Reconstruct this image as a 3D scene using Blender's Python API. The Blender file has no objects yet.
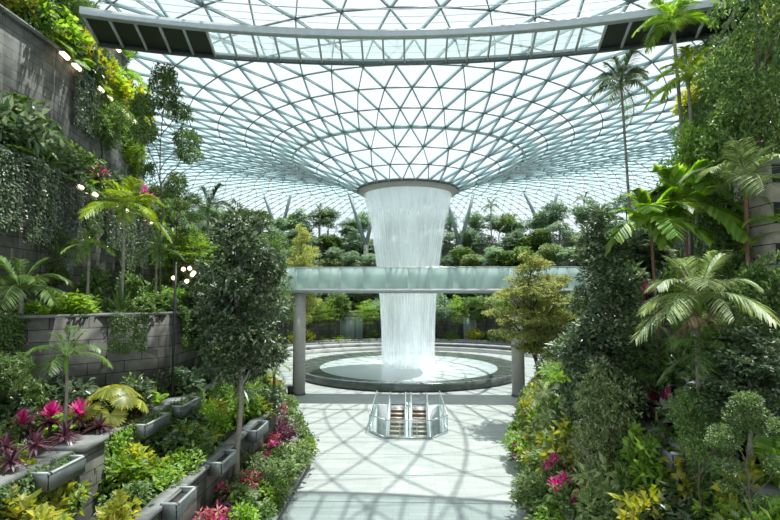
import bpy, math, random
import numpy as np
random.seed(7)
RS = np.random.RandomState(7)
PI = math.pi
S = bpy.context.scene
C = S.collection

# ------------------------------------------------------------------ camera
FPX = 500.0; EYE = 8.4; AX = 408.0; HY = 293.0
YAW = math.atan((AX-390)/FPX); PITCH = math.atan((HY-260)/FPX)
cd = bpy.data.cameras.new('camera'); cam = bpy.data.objects.new('camera', cd); C.objects.link(cam)
cd.sensor_width = 36; cd.lens = FPX*36/780; cd.clip_end = 600; cd.clip_start = .1
cam.location = (0, 0, EYE); cam.rotation_euler = (PI/2+PITCH, 0, YAW); S.camera = cam
cy_, sy_, cp_, sp_ = math.cos(YAW), math.sin(YAW), math.cos(PITCH), math.sin(PITCH)
def P(px, py, Y):
    """the place at depth Y that the photograph shows at px, py"""
    u = (px-390)/FPX; v = (260-py)/FPX
    rx, ry, rz = u, cp_-v*sp_, v*cp_+sp_
    dx = rx*cy_-ry*sy_; dy = rx*sy_+ry*cy_
    k = Y/dy
    return (dx*k, Y, EYE+rz*k)

# ------------------------------------------------------------------ materials
def mat(name):
    m = bpy.data.materials.new(name); m.use_nodes = True
    nt = m.node_tree; nt.nodes.clear()
    out = nt.nodes.new('ShaderNodeOutputMaterial')
    return m, nt, out
def N(nt, t, **kw):
    n = nt.nodes.new(t)
    for k, v in kw.items():
        if k in n.inputs: n.inputs[k].default_value = v
        else: setattr(n, k, v)
    return n
def L(nt, a, ao, b, bi): nt.links.new(a.outputs[ao], b.inputs[bi])
def ramp(nt, stops):
    r = nt.nodes.new('ShaderNodeValToRGB'); e = r.color_ramp.elements
    e[0].position, e[0].color = stops[0][0], (*stops[0][1], 1)
    e[1].position, e[1].color = stops[-1][0], (*stops[-1][1], 1)
    for p, c in stops[1:-1]:
        x = e.new(p); x.color = (*c, 1)
    return r
def plain(name, col, rough=.6, metal=0, noise=.15, scale=3.0, spec=.5):
    m, nt, out = mat(name)
    b = N(nt, 'ShaderNodeBsdfPrincipled', Roughness=rough, Metallic=metal); b.inputs['Specular IOR Level'].default_value = spec
    tc = N(nt, 'ShaderNodeTexCoord'); nz = N(nt, 'ShaderNodeTexNoise', Scale=scale, Detail=5.0)
    L(nt, tc, 'Object', nz, 'Vector')
    lo = tuple(c*(1-noise) for c in col); hi = tuple(min(1, c*(1+noise)) for c in col)
    r = ramp(nt, [(.3, lo), (.7, hi)]); L(nt, nz, 'Fac', r, 'Fac'); L(nt, r, 'Color', b, 'Base Color')
    L(nt, b, 'BSDF', out, 'Surface'); return m
def leaf(name, stops, rough=.42, trans=.35, spec=.5, sat=.95, hue=.494):
    m, nt, out = mat(name)
    g = N(nt, 'ShaderNodeNewGeometry'); oi = N(nt, 'ShaderNodeObjectInfo')
    r = ramp(nt, stops)
    L(nt, g, 'Random Per Island', r, 'Fac')
    hs = N(nt, 'ShaderNodeHueSaturation', Saturation=sat, Hue=hue)
    mr = N(nt, 'ShaderNodeMapRange'); mr.inputs[3].default_value = .7; mr.inputs[4].default_value = 1.3
    L(nt, oi, 'Random', mr, 0); L(nt, mr, 0, hs, 'Value'); L(nt, r, 'Color', hs, 'Color')
    b = N(nt, 'ShaderNodeBsdfPrincipled', Roughness=rough); b.inputs['Specular IOR Level'].default_value = spec
    t = N(nt, 'ShaderNodeBsdfTranslucent'); L(nt, hs, 'Color', b, 'Base Color')
    h2 = N(nt, 'ShaderNodeHueSaturation', Value=1.6, Saturation=1.15, Hue=.49); L(nt, hs, 'Color', h2, 'Color'); L(nt, h2, 'Color', t, 'Color')
    mx = N(nt, 'ShaderNodeMixShader', Fac=trans); L(nt, b, 'BSDF', mx, 1); L(nt, t, 'BSDF', mx, 2); L(nt, mx, 'Shader', out, 'Surface')
    return m
GREEN = leaf('green_leaf', [(0, (.03, .08, .018)), (.5, (.09, .18, .035)), (1, (.21, .31, .08))])
DARK = leaf('dark_leaf', [(0, (.02, .05, .02)), (.55, (.07, .125, .045)), (1, (.30, .36, .19))], rough=.36, trans=.25, spec=.7)  # palest stop paints sunlit highlights onto some of the leaves
BRIGHT = leaf('bright_leaf', [(0, (.07, .18, .015)), (.5, (.18, .36, .03)), (1, (.38, .54, .09))], trans=.45)
YELLOW = leaf('yellow_leaf', [(0, (.14, .20, .02)), (.5, (.34, .38, .035)), (1, (.62, .56, .07))], trans=.45)
PALE = leaf('pale_leaf', [(0, (.08, .15, .035)), (.5, (.22, .31, .09)), (1, (.48, .56, .24))], rough=.5, trans=.3)
OLIVE = leaf('olive_leaf', [(0, (.11, .15, .025)), (.5, (.28, .32, .07)), (1, (.50, .52, .17))], rough=.5, trans=.4)
HAZED = leaf('haze_tinted_leaf', [(0, (.08, .16, .08)), (.5, (.20, .31, .16)), (1, (.38, .50, .30))], rough=.6, trans=.35)  # distance haze painted into the leaf colour, paler for the far trees
MAGENTA = leaf('magenta_leaf', [(0, (.25, .01, .07)), (.5, (.6, .03, .2)), (1, (.78, .14, .34))], rough=.35, trans=.45, hue=.5)
PURPLE = leaf('purple_leaf', [(0, (.03, .012, .02)), (.5, (.09, .02, .04)), (1, (.20, .06, .09))], rough=.35, trans=.3, hue=.5)
LIME = leaf('lime_leaf', [(0, (.12, .22, .02)), (.5, (.32, .46, .04)), (1, (.56, .66, .10))], trans=.45)
RED = leaf('red_leaf', [(0, (.3, .03, .04)), (.5, (.6, .08, .12)), (1, (.8, .3, .2))], rough=.4, trans=.4)
DRY = leaf('dry_leaf', [(0, (.12, .06, .03)), (.5, (.28, .17, .09)), (1, (.45, .32, .2))], rough=.7, trans=.2)
BARK = plain('bark', (.10, .075, .05), .9, 0, .4, 9)
PALEBARK = plain('pale_bark', (.26, .23, .18), .9, 0, .3, 8)
REDBARK = plain('reddish_bark', (.17, .08, .05), .9, 0, .35, 8)
SOIL = plain('soil', (.03, .027, .016), .95, 0, .5, 5)
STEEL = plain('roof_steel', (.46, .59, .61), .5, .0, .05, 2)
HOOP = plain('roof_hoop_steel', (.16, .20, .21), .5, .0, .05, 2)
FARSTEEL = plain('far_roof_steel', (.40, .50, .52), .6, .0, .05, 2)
STRUT = plain('strut_steel', (.16, .20, .20), .5, .1, .1, 3)
DECKSTEEL = plain('light_steel', (.46, .49, .49), .5, .0, .08, 3)
DARKSTEEL = plain('dark_steel', (.07, .08, .08), .5, .2, .1, 3)
BLACK = plain('black_metal', (.012, .012, .013), .45, .3, .1, 5)
CHROME = plain('brushed_metal', (.62, .66, .67), .3, .6, .06, 4)
TRAY = plain('grey_metal_tray', (.13, .14, .14), .45, .3, .1, 4)
CONC = plain('pale_concrete', (.47, .45, .41), .75, 0, .08, 4)
COPING = plain('coping_stone', (.20, .20, .185), .7, 0, .25, 5)
BEIGE = plain('oculus_bowl', (.33, .31, .27), .5, .1, .05, 2)
WHITE = plain('white_panel', (.72, .76, .76), .5, 0, .04, 3)
TREAD = plain('escalator_tread', (.50, .40, .31), .5, .3, .15, 30)
RISER = plain('escalator_riser', (.10, .065, .045), .6, .2, .2, 30)

def stone(name, lo, hi, bw=1.2, bh=.42):
    m, nt, out = mat(name)
    tc = N(nt, 'ShaderNodeUVMap') ; uv = tc
    br = N(nt, 'ShaderNodeTexBrick', Scale=1.0); br.inputs['Brick Width'].default_value = bw; br.inputs['Row Height'].default_value = bh
    br.inputs['Mortar Size'].default_value = .018; br.inputs['Mortar Smooth'].default_value = .2; br.inputs['Bias'].default_value = 0
    br.inputs['Color1'].default_value = (*lo, 1); br.inputs['Color2'].default_value = (*hi, 1); br.inputs['Mortar'].default_value = (.012, .012, .011, 1)
    L(nt, tc, 'UV', br, 'Vector')
    nz = N(nt, 'ShaderNodeTexNoise', Scale=2.3, Detail=6.0, Roughness=.65); L(nt, tc, 'UV', nz, 'Vector')
    mx = N(nt, 'ShaderNodeMix', data_type='RGBA', blend_type='MULTIPLY'); mx.inputs[0].default_value = .75
    r = ramp(nt, [(.3, (.35, .38, .33)), (.7, (1.35, 1.3, 1.2))]); L(nt, nz, 'Fac', r, 'Fac')
    L(nt, br, 'Color', mx, 6); L(nt, r, 'Color', mx, 7)
    b = N(nt, 'ShaderNodeBsdfPrincipled', Roughness=.75); L(nt, mx, 2, b, 'Base Color')
    bp = N(nt, 'ShaderNodeBump', Strength=.6, Distance=.03); L(nt, nz, 'Fac', bp, 'Height'); L(nt, bp, 'Normal', b, 'Normal')
    L(nt, b, 'BSDF', out, 'Surface'); return m
BASALT = stone('basalt_cladding', (.075, .07, .062), (.15, .14, .125))
WARM = stone('warm_stone_blocks', (.36, .30, .26), (.45, .39, .34), 2.2, .62)
FARSTONE = stone('far_terrace_stone', (.17, .18, .165), (.25, .25, .23), 2.0, .7)

def floor_mat():
    m, nt, out = mat('plaza_paving')
    tc = N(nt, 'ShaderNodeTexCoord')
    br = N(nt, 'ShaderNodeTexBrick', Scale=1.0); br.inputs['Brick Width'].default_value = 1.2; br.inputs['Row Height'].default_value = .3
    br.inputs['Mortar Size'].default_value = .012; br.inputs['Color1'].default_value = (.41, .425, .41, 1); br.inputs['Color2'].default_value = (.50, .51, .49, 1); br.inputs['Mortar'].default_value = (.33, .35, .34, 1)
    L(nt, tc, 'Object', br, 'Vector')
    b2 = N(nt, 'ShaderNodeTexBrick', Scale=1.0, offset=0.0); b2.inputs['Brick Width'].default_value = 60; b2.inputs['Row Height'].default_value = 3.0
    b2.inputs['Mortar Size'].default_value = .05; b2.inputs['Color1'].default_value = (1, 1, 1, 1); b2.inputs['Color2'].default_value = (1, 1, 1, 1); b2.inputs['Mortar'].default_value = (.5, .56, .55, 1)
    mp = N(nt, 'ShaderNodeMapping'); mp.inputs['Location'].default_value = (30, .3, 0); L(nt, tc, 'Object', mp, 'Vector'); L(nt, mp, 'Vector', b2, 'Vector')
    nz = N(nt, 'ShaderNodeTexNoise', Scale=.7, Detail=6.0); L(nt, tc, 'Object', nz, 'Vector')
    r = ramp(nt, [(.3, (.86, .89, .88)), (.7, (1.04, 1.04, 1.02))]); L(nt, nz, 'Fac', r, 'Fac')
    m1 = N(nt, 'ShaderNodeMix', data_type='RGBA', blend_type='MULTIPLY'); m1.inputs[0].default_value = 1; L(nt, br, 'Color', m1, 6); L(nt, b2, 'Color', m1, 7)
    m2 = N(nt, 'ShaderNodeMix', data_type='RGBA', blend_type='MULTIPLY'); m2.inputs[0].default_value = 1; L(nt, m1, 2, m2, 6); L(nt, r, 'Color', m2, 7)
    b = N(nt, 'ShaderNodeBsdfPrincipled', Roughness=.42); L(nt, m2, 2, b, 'Base Color'); L(nt, b, 'BSDF', out, 'Surface')
    return m
FLOOR = floor_mat()

def glass(name, tint, refl=.06, milk=0.0, milkcol=(.6, .75, .73), rough=.02):
    m, nt, out = mat(name)
    tr = N(nt, 'ShaderNodeBsdfTransparent'); tr.inputs['Color'].default_value = (*tint, 1)
    gl = N(nt, 'ShaderNodeBsdfGlossy', Roughness=rough); gl.inputs['Color'].default_value = (.9, .95, .95, 1)
    mx = N(nt, 'ShaderNodeMixShader', Fac=refl); L(nt, tr, 'BSDF', mx, 1); L(nt, gl, 'BSDF', mx, 2)
    last = mx
    if milk:
        d = N(nt, 'ShaderNodeBsdfDiffuse'); d.inputs['Color'].default_value = (*milkcol, 1)
        t2 = N(nt, 'ShaderNodeBsdfTranslucent'); t2.inputs['Color'].default_value = (*milkcol, 1)
        a = N(nt, 'ShaderNodeMixShader', Fac=.5); L(nt, d, 'BSDF', a, 1); L(nt, t2, 'BSDF', a, 2)
        m3 = N(nt, 'ShaderNodeMixShader', Fac=milk); L(nt, mx, 'Shader', m3, 1); L(nt, a, 'Shader', m3, 2); last = m3
    L(nt, last, 'Shader', out, 'Surface'); return m
def roof_glass():
    m, nt, out = mat('roof_glass')
    tr = N(nt, 'ShaderNodeBsdfTransparent'); tr.inputs['Color'].default_value = (.86, .94, .955, 1)
    gl = N(nt, 'ShaderNodeBsdfGlossy', Roughness=.05); gl.inputs['Color'].default_value = (.8, .92, .94, 1)
    d = N(nt, 'ShaderNodeBsdfTranslucent'); d.inputs['Color'].default_value = (.40, .62, .65, 1)
    lw = N(nt, 'ShaderNodeLayerWeight', Blend=.5); pw = N(nt, 'ShaderNodeMath', operation='POWER'); L(nt, lw, 'Facing', pw, 0); pw.inputs[1].default_value = 3.0
    ml = N(nt, 'ShaderNodeMath', operation='MULTIPLY'); L(nt, pw, 0, ml, 0); ml.inputs[1].default_value = .75
    a = N(nt, 'ShaderNodeMixShader', Fac=.04); L(nt, tr, 'BSDF', a, 1); L(nt, gl, 'BSDF', a, 2)
    b = N(nt, 'ShaderNodeMixShader'); L(nt, ml, 0, b, 'Fac'); L(nt, a, 'Shader', b, 1); L(nt, d, 'BSDF', b, 2)
    L(nt, b, 'Shader', out, 'Surface'); return m
ROOFGLASS = roof_glass()
DECKGLASS = glass('walkway_glass', (.80, .90, .90), .05, .25, (.75, .88, .86))
RAILGLASS = glass('railing_glass', (.90, .95, .94), .05, .04, (.8, .84, .83))
FROST = glass('frosted_balustrade_glass', (.7, .82, .80), .08, .75, (.66, .78, .74), .15)

def water_mat(name, base, streak, z0, z1):
    m, nt, out = mat(name)
    uv = N(nt, 'ShaderNodeUVMap')
    mp = N(nt, 'ShaderNodeMapping'); mp.inputs['Scale'].default_value = (90, 5, 1); L(nt, uv, 'UV', mp, 'Vector')
    nz = N(nt, 'ShaderNodeTexNoise', Scale=1.0, Detail=4.0, Roughness=.7); L(nt, mp, 'Vector', nz, 'Vector')
    mp2 = N(nt, 'ShaderNodeMapping'); mp2.inputs['Scale'].default_value = (7, .8, 1); L(nt, uv, 'UV', mp2, 'Vector')
    n2 = N(nt, 'ShaderNodeTexNoise', Scale=1.0, Detail=2.0); L(nt, mp2, 'Vector', n2, 'Vector')
    ad = N(nt, 'ShaderNodeMath', operation='MULTIPLY_ADD'); L(nt, nz, 'Fac', ad, 0); ad.inputs[1].default_value = streak; 
    a2 = N(nt, 'ShaderNodeMath', operation='MULTIPLY_ADD'); L(nt, n2, 'Fac', a2, 0); a2.inputs[1].default_value = streak*.8; a2.inputs[2].default_value = base-streak*.9
    L(nt, a2, 0, ad, 2)
    # denser towards the top, where the sheet leaves the lip
    sx = N(nt, 'ShaderNodeSeparateXYZ'); L(nt, uv, 'UV', sx, 0)
    mr = N(nt, 'ShaderNodeMapRange'); mr.inputs[1].default_value = .82; mr.inputs[2].default_value = 1; mr.inputs[3].default_value = 0; mr.inputs[4].default_value = .35; L(nt, sx, 'Y', mr, 0)
    a3 = N(nt, 'ShaderNodeMath', operation='ADD'); a3.use_clamp = True; L(nt, ad, 0, a3, 0); L(nt, mr, 0, a3, 1)
    tr = N(nt, 'ShaderNodeBsdfTransparent')
    d = N(nt, 'ShaderNodeBsdfDiffuse'); d.inputs['Color'].default_value = (.62, .63, .64, 1)
    t2 = N(nt, 'ShaderNodeBsdfTranslucent'); t2.inputs['Color'].default_value = (.62, .63, .64, 1)
    a = N(nt, 'ShaderNodeAddShader'); L(nt, d, 'BSDF', a, 0); L(nt, t2, 'BSDF', a, 1)
    mx = N(nt, 'ShaderNodeMixShader'); L(nt, a3, 0, mx, 'Fac'); L(nt, tr, 'BSDF', mx, 1); L(nt, a, 'Shader', mx, 2)
    L(nt, mx, 'Shader', out, 'Surface'); return m
FALL = water_mat('falling_water', .42, 1.15, 0, 1)
SPRAY = water_mat('water_spray', .10, .45, 0, 1)
def foam_mat():
    m, nt, out = mat('foaming_pool_water')
    tc = N(nt, 'ShaderNodeTexCoord')
    ln = N(nt, 'ShaderNodeVectorMath', operation='LENGTH'); L(nt, tc, 'Object', ln, 0)
    nz = N(nt, 'ShaderNodeTexNoise', Scale=.8, Detail=5.0); L(nt, tc, 'Object', nz, 'Vector')
    ad = N(nt, 'ShaderNodeMath', operation='MULTIPLY_ADD'); L(nt, nz, 'Fac', ad, 0); ad.inputs[1].default_value = 3.0; L(nt, ln, 'Value', ad, 2)
    mr = N(nt, 'ShaderNodeMapRange'); mr.inputs[1].default_value = 3; mr.inputs[2].default_value = 11.5; L(nt, ad, 0, mr, 0)
    r = ramp(nt, [(0, (.92, .94, .94)), (.45, (.72, .78, .76)), (1, (.50, .58, .55))]); L(nt, mr, 0, r, 'Fac')
    b = N(nt, 'ShaderNodeBsdfPrincipled', Roughness=.25); L(nt, r, 'Color', b, 'Base Color')
    n3 = N(nt, 'ShaderNodeTexNoise', Scale=5.0, Detail=4.0); L(nt, tc, 'Object', n3, 'Vector')
    bp = N(nt, 'ShaderNodeBump', Strength=.3, Distance=.05); L(nt, n3, 'Fac', bp, 'Height'); L(nt, bp, 'Normal', b, 'Normal')
    L(nt, b, 'BSDF', out, 'Surface'); return m
FOAM = foam_mat()
def wet_mat():
    m, nt, out = mat('wet_dark_basin_stone')
    tc = N(nt, 'ShaderNodeTexCoord')
    nz = N(nt, 'ShaderNodeTexNoise', Scale=1.2, Detail=5.0); L(nt, tc, 'Object', nz, 'Vector')
    r = ramp(nt, [(.3, (.065, .08, .07)), (.7, (.14, .16, .145))]); L(nt, nz, 'Fac', r, 'Fac')
    b = N(nt, 'ShaderNodeBsdfPrincipled', Roughness=.18); L(nt, r, 'Color', b, 'Base Color'); L(nt, b, 'BSDF', out, 'Surface'); return m
WET = wet_mat()
def emis(name, col, s):
    m, nt, out = mat(name); e = N(nt, 'ShaderNodeEmission', Strength=s); e.inputs['Color'].default_value = (*col, 1); L(nt, e, 'Emission', out, 'Surface'); return m
WARMLIGHT = emis('warm_lamp_glow', (1, .80, .55), 3.0)
BULB = emis('bulb_glow', (1, .74, .45), 4)

# ------------------------------------------------------------------ mesh helpers
class MB:
    """collects quads and triangles, builds one mesh"""
    def __init__(s): s.v = []; s.q = []; s.t = []; s.n = 0; s.uv = None
    def add(s, v, q=None, t=None):
        v = np.asarray(v, float).reshape(-1, 3)
        if q is not None and len(q): s.q.append(np.asarray(q, int).reshape(-1, 4)+s.n)
        if t is not None and len(t): s.t.append(np.asarray(t, int).reshape(-1, 3)+s.n)
        s.v.append(v); s.n += len(v); return s
    def mesh(s, name, m, smooth=False, uvfn=None):
        v = np.concatenate(s.v) if s.v else np.zeros((0, 3))
        q = np.concatenate(s.q) if s.q else np.zeros((0, 4), int); t = np.concatenate(s.t) if s.t else np.zeros((0, 3), int)
        me = bpy.data.meshes.new(name); me.vertices.add(len(v)); me.vertices.foreach_set('co', v.ravel().astype(np.float32))
        loops = np.concatenate([q.ravel(), t.ravel()]); me.loops.add(len(loops)); me.loops.foreach_set('vertex_index', loops.astype(np.int32))
        nf = len(q)+len(t); me.polygons.add(nf)
        st = np.concatenate([np.arange(len(q))*4, len(q)*4+np.arange(len(t))*3]); 
        me.polygons.foreach_set('loop_start', st.astype(np.int32))
        if smooth: me.polygons.foreach_set('use_smooth', np.ones(nf, bool))
        me.materials.append(m); me.update(calc_edges=True)
        if uvfn is not None:
            ul = me.uv_layers.new(name='UVMap'); uv = uvfn(v)[loops]; ul.data.foreach_set('uv', uv.ravel().astype(np.float32))
        return me
    def obj(s, name, m, parent=None, smooth=False, uvfn=None, loc=None, kind=None):
        return ob(name, s.mesh(name, m, smooth, uvfn), parent, loc, kind)
def ob(name, me, parent=None, loc=None, kind=None):
    o = bpy.data.objects.new(name, me); C.objects.link(o)
    if parent is not None: o.parent = parent
    if loc is not None: o.location = loc
    if kind: o['kind'] = kind
    return o
def tag(o, label, cat, group=None):
    o['label'] = label; o['category'] = cat
    if group: o['group'] = group
    return o
def thing(name, label, cat, loc=(0, 0, 0), rz=0, group=None):
    o = bpy.data.objects.new(name, None); o.empty_display_size = .2; C.objects.link(o); o.location = loc; o.rotation_euler = (0, 0, rz)
    return tag(o, label, cat, group)
def dup(o, name=None):
    c = o.copy(); C.objects.link(c)
    for ch in o.children:
        d = ch.copy(); C.objects.link(d); d.parent = c
        for g in ch.children:
            e = g.copy(); C.objects.link(e); e.parent = d
    return c
BQ = [(0, 3, 2, 1), (4, 5, 6, 7), (0, 1, 5, 4), (1, 2, 6, 5), (2, 3, 7, 6), (3, 0, 4, 7)]
def box(mb, c, s):
    x, y, z = c; a, b, d = s[0]/2, s[1]/2, s[2]/2
    mb.add([(x-a, y-b, z-d), (x+a, y-b, z-d), (x+a, y+b, z-d), (x-a, y+b, z-d), (x-a, y-b, z+d), (x+a, y-b, z+d), (x+a, y+b, z+d), (x-a, y+b, z+d)], BQ)
def nrm(a): 
    a = np.asarray(a, float); return a/np.maximum(np.linalg.norm(a, axis=-1, keepdims=True), 1e-9)
def bars(mb, A, B, Nn, w, d):
    """rectangular beams A->B, width w, depth d along normal Nn (vectorised)"""
    A = np.asarray(A, float).reshape(-1, 3); B = np.asarray(B, float).reshape(-1, 3); Nn = np.broadcast_to(np.asarray(Nn, float), A.shape)
    D = nrm(B-A); s = nrm(np.cross(D, Nn)); u = nrm(np.cross(s, D)); s = s*w/2; u = u*d/2
    V = np.stack([A-s-u, B-s-u, B+s-u, A+s-u, A-s+u, B-s+u, B+s+u, A+s+u], 1)
    q = (np.arange(len(A))[:, None, None]*8+np.array(BQ)[None]); mb.add(V.reshape(-1, 3), q.reshape(-1, 4))
def tube(mb, pts, rad, n=8, cap=True):
    pts = np.asarray(pts, float); k = len(pts); rad = np.broadcast_to(np.asarray(rad, float), (k,))
    T = np.gradient(pts, axis=0) if k > 1 else np.array([[0, 0, 1.]]); T = nrm(T)
    ref = np.array([0, 0, 1.]) if abs(T[:, 2]).mean() < .8 else np.array([1., 0, 0])
    U = nrm(np.cross(T, ref)); W = np.cross(T, U); a = np.arange(n)*2*PI/n
    V = pts[:, None]+rad[:, None, None]*(np.cos(a)[None, :, None]*U[:, None]+np.sin(a)[None, :, None]*W[:, None])
    q = []
    for i in range(k-1):
        for j in range(n):
            q.append((i*n+j, i*n+(j+1) % n, (i+1)*n+(j+1) % n, (i+1)*n+j))
    v = V.reshape(-1, 3); t = []
    if cap:
        v = np.vstack([v, pts[0], pts[-1]]); b = k*n
        for j in range(n): t.append((b, (j+1) % n, j)); t.append((b+1, (k-1)*n+j, (k-1)*n+(j+1) % n))
    mb.add(v, q, t)
def lathe(mb, prof, n=64, a0=0, a1=2*PI, c=(0, 0, 0), closed=True):
    prof = np.asarray(prof, float); m = n if closed else n+1
    a = a0+(a1-a0)*np.arange(m)/n; k = len(prof)
    V = np.stack([np.outer(prof[:, 0], np.cos(a))+c[0], np.outer(prof[:, 0], np.sin(a))+c[1], np.repeat(prof[:, 1][:, None], m, 1)+c[2]], 2)
    q = []
    for i in range(k-1):
        for j in range(n):
            j2 = (j+1) % m; q.append((i*m+j, i*m+j2, (i+1)*m+j2, (i+1)*m+j))
    mb.add(V.reshape(-1, 3), q)
def wall(name, pts, z0, z1, th, m, kind='structure', parent=None):
    """thick vertical wall along a plan polyline; z1 may vary; uv = run length, height"""
    mb = MB(); UV = []
    pts = [np.array(p, float) for p in pts]; run = 0
    for i in range(len(pts)-1):
        a, b = pts[i], pts[i+1]; d = nrm(b-a); n = np.array([-d[1], d[0]])*th/2; l = np.linalg.norm(b-a)
        z0a = z0; v = []
        for z in (z0, z1):
            v += [(*(a-n), z), (*(b-n), z), (*(b+n), z), (*(a+n), z)]
            UV += [(run, z), (run+l, z), (run+l, z), (run, z)]
        if i > 0: pass
        mb.add(v, BQ); run += l
    UV = np.array(UV)
    return mb.obj(name, m, parent, uvfn=lambda v: UV, kind=kind)

# ------------------------------------------------------------------ leaves
def rhomb(mb, Pn, D, Nn, Ln, W, fold=.25, droop=.15):
    Ln = np.broadcast_to(Ln, (len(Pn),))[:, None]; W = np.broadcast_to(W, (len(Pn),))[:, None]
    D = nrm(D); Sd = nrm(np.cross(D, Nn)); U = np.cross(Sd, D)
    tip = Pn+D*Ln-U*Ln*droop; m = Pn+D*Ln*.42
    l = m+Sd*W/2+U*W*fold; r = m-Sd*W/2+U*W*fold
    m2 = Pn+D*Ln*.5-U*Ln*droop*.2
    n = len(Pn); V = np.stack([Pn, r, tip, l], 1).reshape(-1, 3)
    b = np.arange(n)[:, None]*4
    T = np.concatenate([b+np.array([[0, 1, 2]]), b+np.array([[0, 2, 3]])]); mb.add(V, None, T)
def strap(mb, Pn, D, Ln, W, droop, k=5, prof=None, up=(0, 0, 1)):
    n = len(Pn); Ln = np.broadcast_to(Ln, (n,)); W = np.broadcast_to(W, (n,)); droop = np.broadcast_to(droop, (n,)); D = nrm(D)
    Sd = np.cross(D, np.array(up, float)); bad = np.linalg.norm(Sd, axis=1) < .05; Sd[bad] = np.cross(D[bad], [1., .3, 0]); Sd = nrm(Sd)
    t = np.linspace(0, 1, k+1); pr = (np.sin(PI*np.clip(t*.88+.1, 0, 1))**.7 if prof is None else np.interp(t, *prof))
    cen = Pn[:, None]+D[:, None]*(Ln[:, None]*t)[..., None]; cen[..., 2] -= (droop*Ln)[:, None]*t**2
    hw = (W[:, None]*pr/2)[..., None]*Sd[:, None]
    V = np.stack([cen-hw, cen+hw], 2).reshape(-1, 3)
    i = (np.arange(n)[:, None]*(k+1)+np.arange(k)[None]).ravel()*2
    mb.add(V, np.stack([i, i+1, i+3, i+2], 1))
def rdir(n, lo=-1., hi=1.):
    z = RS.uniform(lo, hi, n); a = RS.uniform(0, 2*PI, n); r = np.sqrt(1-z*z); return np.stack([r*np.cos(a), r*np.sin(a), z], 1)
def crown_mesh(name, m, lobes, twigs, per, ll, lw, shell=.55, flat=0.0, droop=.15):
    """lobes: (cx,cy,cz,rx,ry,rz); leaves stand in rosettes at twig tips"""
    mb = MB(); vol = np.array([(l[3]*l[4]*l[5])**(2/3) for l in lobes]); cnt = np.maximum(3, (twigs*vol/vol.sum()).astype(int))
    for l, c in zip(lobes, cnt):
        d = rdir(c); r = RS.uniform(0, 1, c)**(1-shell) ; r = .25+.8*r
        p = np.array(l[:3])+d*np.array(l[3:])*r[:, None]
        out = nrm(d*np.array([1, 1, .7])+np.array([0, 0, .35]))
        pp = np.repeat(p, per, 0); oo = np.repeat(out, per, 0)
        dd = nrm(oo*.55+rdir(len(pp), -.7, .8)*1.0)
        if flat: dd[:, 2] *= (1-flat); dd = nrm(dd)
        pp = pp+dd*ll*RS.uniform(0, .7, len(pp))[:, None]
        nn = nrm(np.array([0, 0, 1.])+rdir(len(pp))*(.55 if not flat else .3))
        rhomb(mb, pp, dd, nn, ll*RS.uniform(.65, 1.2, len(pp)), lw*RS.uniform(.7, 1.15, len(pp)), droop=droop)
    return mb.mesh(name, m)
def branch_pts(a, b, n=5, wob=.08):
    a = np.array(a, float); b = np.array(b, float); t = np.linspace(0, 1, n)[:, None]; l = np.linalg.norm(b-a)
    p = a+(b-a)*t+RS.normal(0, wob*l/3, (n, 3))*np.sin(t*PI); p[:, 2] += l*.08*np.sin(t[:, 0]*PI); return p

class Kind: pass
KINDS = {}
def tree_kind(key, name, h, lobes, m, twigs, per, ll, lw, trunk_r, bark, branches=True, flat=0, shell=.55, trunks=1, nb=6):
    """a tree prototype of height h as meshes: foliage, trunk, branches"""
    k = Kind(); k.name = name; k.h = h; k.parts = []
    k.parts.append(('foliage', crown_mesh(key+'_foliage', m, lobes, twigs, per, ll, lw, shell, flat)))
    top = max(l[2] for l in lobes); low = min(l[2]-l[5]*.3 for l in lobes)
    for j in range(trunks):
        mb = MB(); a = j*2.1; x, y = (0, 0) if trunks == 1 else (.12*h*.1*math.cos(a), .12*h*.1*math.sin(a))
        pts = branch_pts((x, y, -.15), (x*3+RS.normal(0, .02*h), y*3+RS.normal(0, .02*h), top), 9, .05)
        tube(mb, pts, np.linspace(trunk_r, trunk_r*.25, 9), 8); k.parts.append(('trunk', mb.mesh(key+'_trunk', bark, True)))
    if branches:
        tp = pts
        for l in sorted(lobes, key=lambda l: -l[3]*l[4])[:nb]:
            mb = MB(); zz = max(low*.6, l[2]-.9*math.hypot(l[0], l[1])-.25*l[5]); zz = min(zz, top*.95); i = np.interp(zz, tp[:, 2], np.arange(9)); o = np.array([np.interp(i, np.arange(9), tp[:, q]) for q in range(3)])
            tube(mb, branch_pts(o, l[:3], 5, .12), np.linspace(trunk_r*.5, trunk_r*.14, 5), 6)
            for _ in range(3):
                e = np.array(l[:3])+rdir(1, -.3, .8)[0]*np.array(l[3:])*.8; tube(mb, branch_pts(o*.4+np.array(l[:3])*.6, e, 4, .1), np.linspace(trunk_r*.2, trunk_r*.06, 4), 5)
            k.parts.append(('branch', mb.mesh(key+'_branch', bark, True)))
    k.w = 2*max(max(abs(l[0])+l[3], abs(l[1])+l[4]) for l in lobes)
    KINDS[key] = k; return k
def put(key, label, cat, loc, h=None, w=None, rz=None, group=None, name=None):
    k = KINDS[key]; rz = random.uniform(0, 6.28) if rz is None else rz
    t = thing(name or k.name, label, cat, loc, rz, group)
    sz = (h/k.h) if h else 1; sx = (w/k.w) if w else sz
    t.scale = (sx, sx, sz)
    for nm, me in k.parts: ob(nm, me, t)
    return t

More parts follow.
